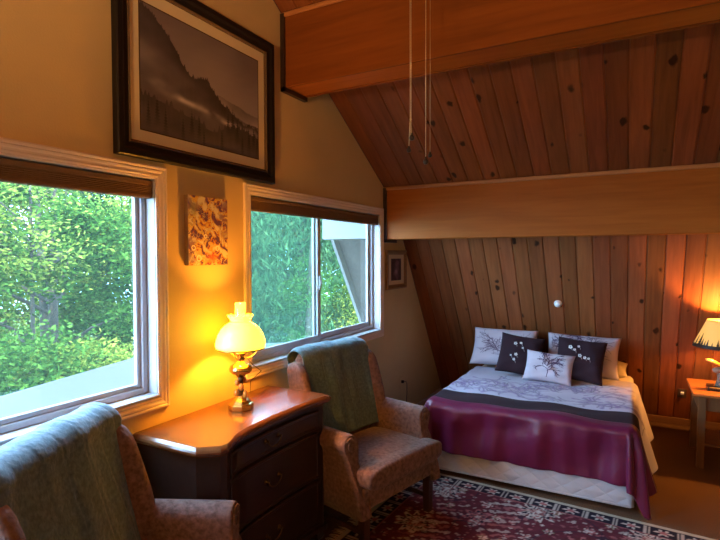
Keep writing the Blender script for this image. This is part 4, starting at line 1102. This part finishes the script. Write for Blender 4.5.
def tree(label, base, h, crown, rad, mat, n, size, seed, clusters=60, droop=.15, trunk_r=.12, spread=.35, group='trees beyond the windows', cat='tree', stems=1, flat=(1, 1, .6)):
    """crown = (z centre, half height)"""
    r = np.random.default_rng(seed); root = empty('tree', base, 0, label, cat, group)
    tk = MB(); cz, ch = crown; cl = []
    for k in range(clusters):
        a = r.uniform(0, 6.28); u = r.uniform(-1, 1); q = math.sqrt(max(0, 1 - u * u)) * r.uniform(.35, 1) ** .6
        cl.append((rad * q * cos(a), rad * q * sin(a), cz + ch * u))
    cl = np.array(cl)
    for s in range(stems):
        ox, oy = (r.normal(0, .35), r.normal(0, .35)) if stems > 1 else (0, 0)
        lean = r.normal(0, .25, 2)
        pts = [(ox + lean[0] * t * t, oy + lean[1] * t * t, h * t) for t in np.linspace(0, 1, 9)]
        tk.tube(pts, [trunk_r * (1 - .75 * t) for t in np.linspace(0, 1, 9)], 10)
    for k in range(0, clusters, 3):
        c = cl[k]; z0 = max(.3, c[2] - .5 * math.hypot(c[0], c[1])); z0 = min(z0, h * .95)
        tk.tube([(0, 0, z0), (c[0] * .5, c[1] * .5, (z0 + c[2]) / 2 + .1), tuple(c)], [trunk_r * .28, trunk_r * .18, .008], 5, caps=False)
    tk.build('trunk', M['bark'], root)
    leaf_object('foliage', leaves(cl, spread, int(n * 3.6), size * (.95 if mat == 'cedar' else .52), r, droop, flat, .2 if mat == 'cedar' else .42), LM[mat], root); return root
GZ = -2.75
T_ = lambda x, y: (x, y, GZ)
tree('leafy tree with dense mid green crown nearest the left window', T_(-5.6, 4.4), 5.6, (3.5, 2.4), 1.9, 'mid', 15000, .075, 1, 95, stems=2, spread=.21)
tree('sunlit yellow green shrub just beyond the porch roof in the left window', T_(-3.4, 3.55), 3.2, (2.55, .75), .95, 'sun', 4200, .055, 2, 40, cat='shrub', trunk_r=.05, spread=.15)
tree('low bright green shrub at the bottom left of the left window', T_(-3.5, 2.55), 3.3, (2.75, .9), .85, 'mid', 5200, .06, 3, 34, cat='shrub', trunk_r=.05, spread=.26)
tree('loose yellow leaved treetop high in the left corner of the left window', T_(-4.5, 3.55), 5.6, (4.95, .75), .85, 'sun', 1500, .06, 21, 30, trunk_r=.05, spread=.22)
tree('sparse yellow leaved treetop at the upper right of the left window', T_(-6.0, 6.35), 5.6, (4.75, .8), .7, 'sun', 1200, .065, 22, 24, trunk_r=.05, spread=.2)
tree('dark evergreen filling the right part of the left window', T_(-7.2, 7.6), 6.2, (3.6, 3.0), 2.1, 'deep', 15000, .085, 4, 100, spread=.24)
tree('thin yellow leaved tree at the far left of the left window', T_(-9.5, 6.3), 6.8, (4.6, 2.3), 2.2, 'sun', 9000, .085, 5, 60, trunk_r=.09, stems=3)
tree('tall yellow green tree behind the dark evergreen', T_(-11.5, 10.8), 7, (4.6, 2.8), 2.6, 'sun', 9000, .10, 6, 60)
tree('deep green tree far behind the left window', T_(-15, 8.5), 8, (3.8, 3.6), 3.4, 'deep', 14000, .14, 7, 80, spread=.6)
tree('deep green tree in the middle distance between the two windows', T_(-14.5, 16.5), 8, (3.8, 3.6), 3.6, 'deep', 14000, .14, 8, 80, spread=.6)
tree('drooping pale green cedar filling the left pane of the sliding window', T_(-4.6, 9.3), 6.6, (3.4, 3.1), 1.55, 'cedar', 17000, .085, 9, 90, droop=1.3, trunk_r=.17, flat=(1, 1, .9))
tree('ivy wrapped grey trunk in front of the cedar', T_(-3.6, 8.15), 5.0, (2.6, 1.7), .38, 'ivy', 3600, .05, 10, 40, trunk_r=.12, spread=.16)
tree('sunlit yellow green bush low in the right pane of the sliding window', T_(-3.4, 10.6), 3.6, (2.7, 1.1), 1.2, 'sun', 6500, .065, 11, 40, cat='shrub', trunk_r=.06, spread=.3)
tree('mid green tree behind the bush in the right pane', T_(-4.6, 14.5), 6.6, (3.6, 3.0), 2.3, 'mid', 13000, .10, 12, 80, spread=.45)
tree('deep green tree closing the view in the right pane', T_(-7, 22), 8, (3.8, 3.8), 3.8, 'deep', 12000, .15, 13, 80, spread=.6)
tree('deep green tree at the far edge of the clearing', T_(-16, 25), 9, (4, 4.4), 4.6, 'deep', 12000, .18, 14, 80, spread=.7)
tree('deep green tree far left outside the windows', T_(-15, 1.5), 8, (3.8, 3.6), 3.4, 'deep', 9000, .15, 15, 70, spread=.6)

# ------------------------------------------------------------------ light
w = bpy.data.worlds.new('sky'); scene.world = w; w.use_nodes = True
bg = w.node_tree.nodes['Background']; bg.inputs[0].default_value = (.42, .68, 1.0, 1); bg.inputs[1].default_value = 19.0
s = bpy.data.lights.new('sun', 'SUN'); s.energy = 14.0; s.angle = .01; s.color = (1, .93, .78)
so = bpy.data.objects.new('sun', s); link(so); so.rotation_euler = Vector((-.42, .30, -.86)).to_track_quat('-Z', 'Y').to_euler()
for wn in (W1, W2, W3):                                  # sampling guides in the window openings (portals give no light themselves)
    l = bpy.data.lights.new('window_portal', 'AREA'); l.shape = 'RECTANGLE'; l.size = wn[1] - wn[0]; l.size_y = wn[3] - wn[2]; l.cycles.is_portal = True
    o = bpy.data.objects.new('window_portal', l); link(o); o.location = (-TW - .02, (wn[0] + wn[1]) / 2, (wn[2] + wn[3]) / 2)
    o.rotation_euler = Matrix((Vector((0, 1, 0)), Vector((0, 0, 1)), Vector((1, 0, 0)))).transposed().to_euler()
    o.rotation_euler = (Matrix((Vector((0, -1, 0)), Vector((0, 0, 1)), Vector((-1, 0, 0)))).transposed()).to_euler()

# ------------------------------------------------------------------ camera
cam = bpy.data.cameras.new('camera'); cam.sensor_width = 36; cam.lens = 25.25; cam.clip_start = .05; cam.clip_end = 200
co = bpy.data.objects.new('camera', cam); link(co)
r_v = Vector((.880466, .4741, -.00284)); u_v = Vector((-.010691, .025842, .999609)); f_v = Vector((-.473988, .880092, -.027821))
co.matrix_world = Matrix.Translation((2.0, 0, 1.65)) @ Matrix((r_v, u_v, -f_v)).transposed().to_4x4()
scene.camera = co
vs = scene.view_settings; vs.view_transform = 'Standard'; vs.look = 'None'; vs.gamma = 1; vs.use_curve_mapping = False; vs.exposure = 0.8
scene.cycles.max_bounces = 8; scene.cycles.transparent_max_bounces = 16; scene.cycles.use_denoising = True
scene.cycles.caustics_reflective = False; scene.cycles.caustics_refractive = False; scene.cycles.sample_clamp_indirect = 6
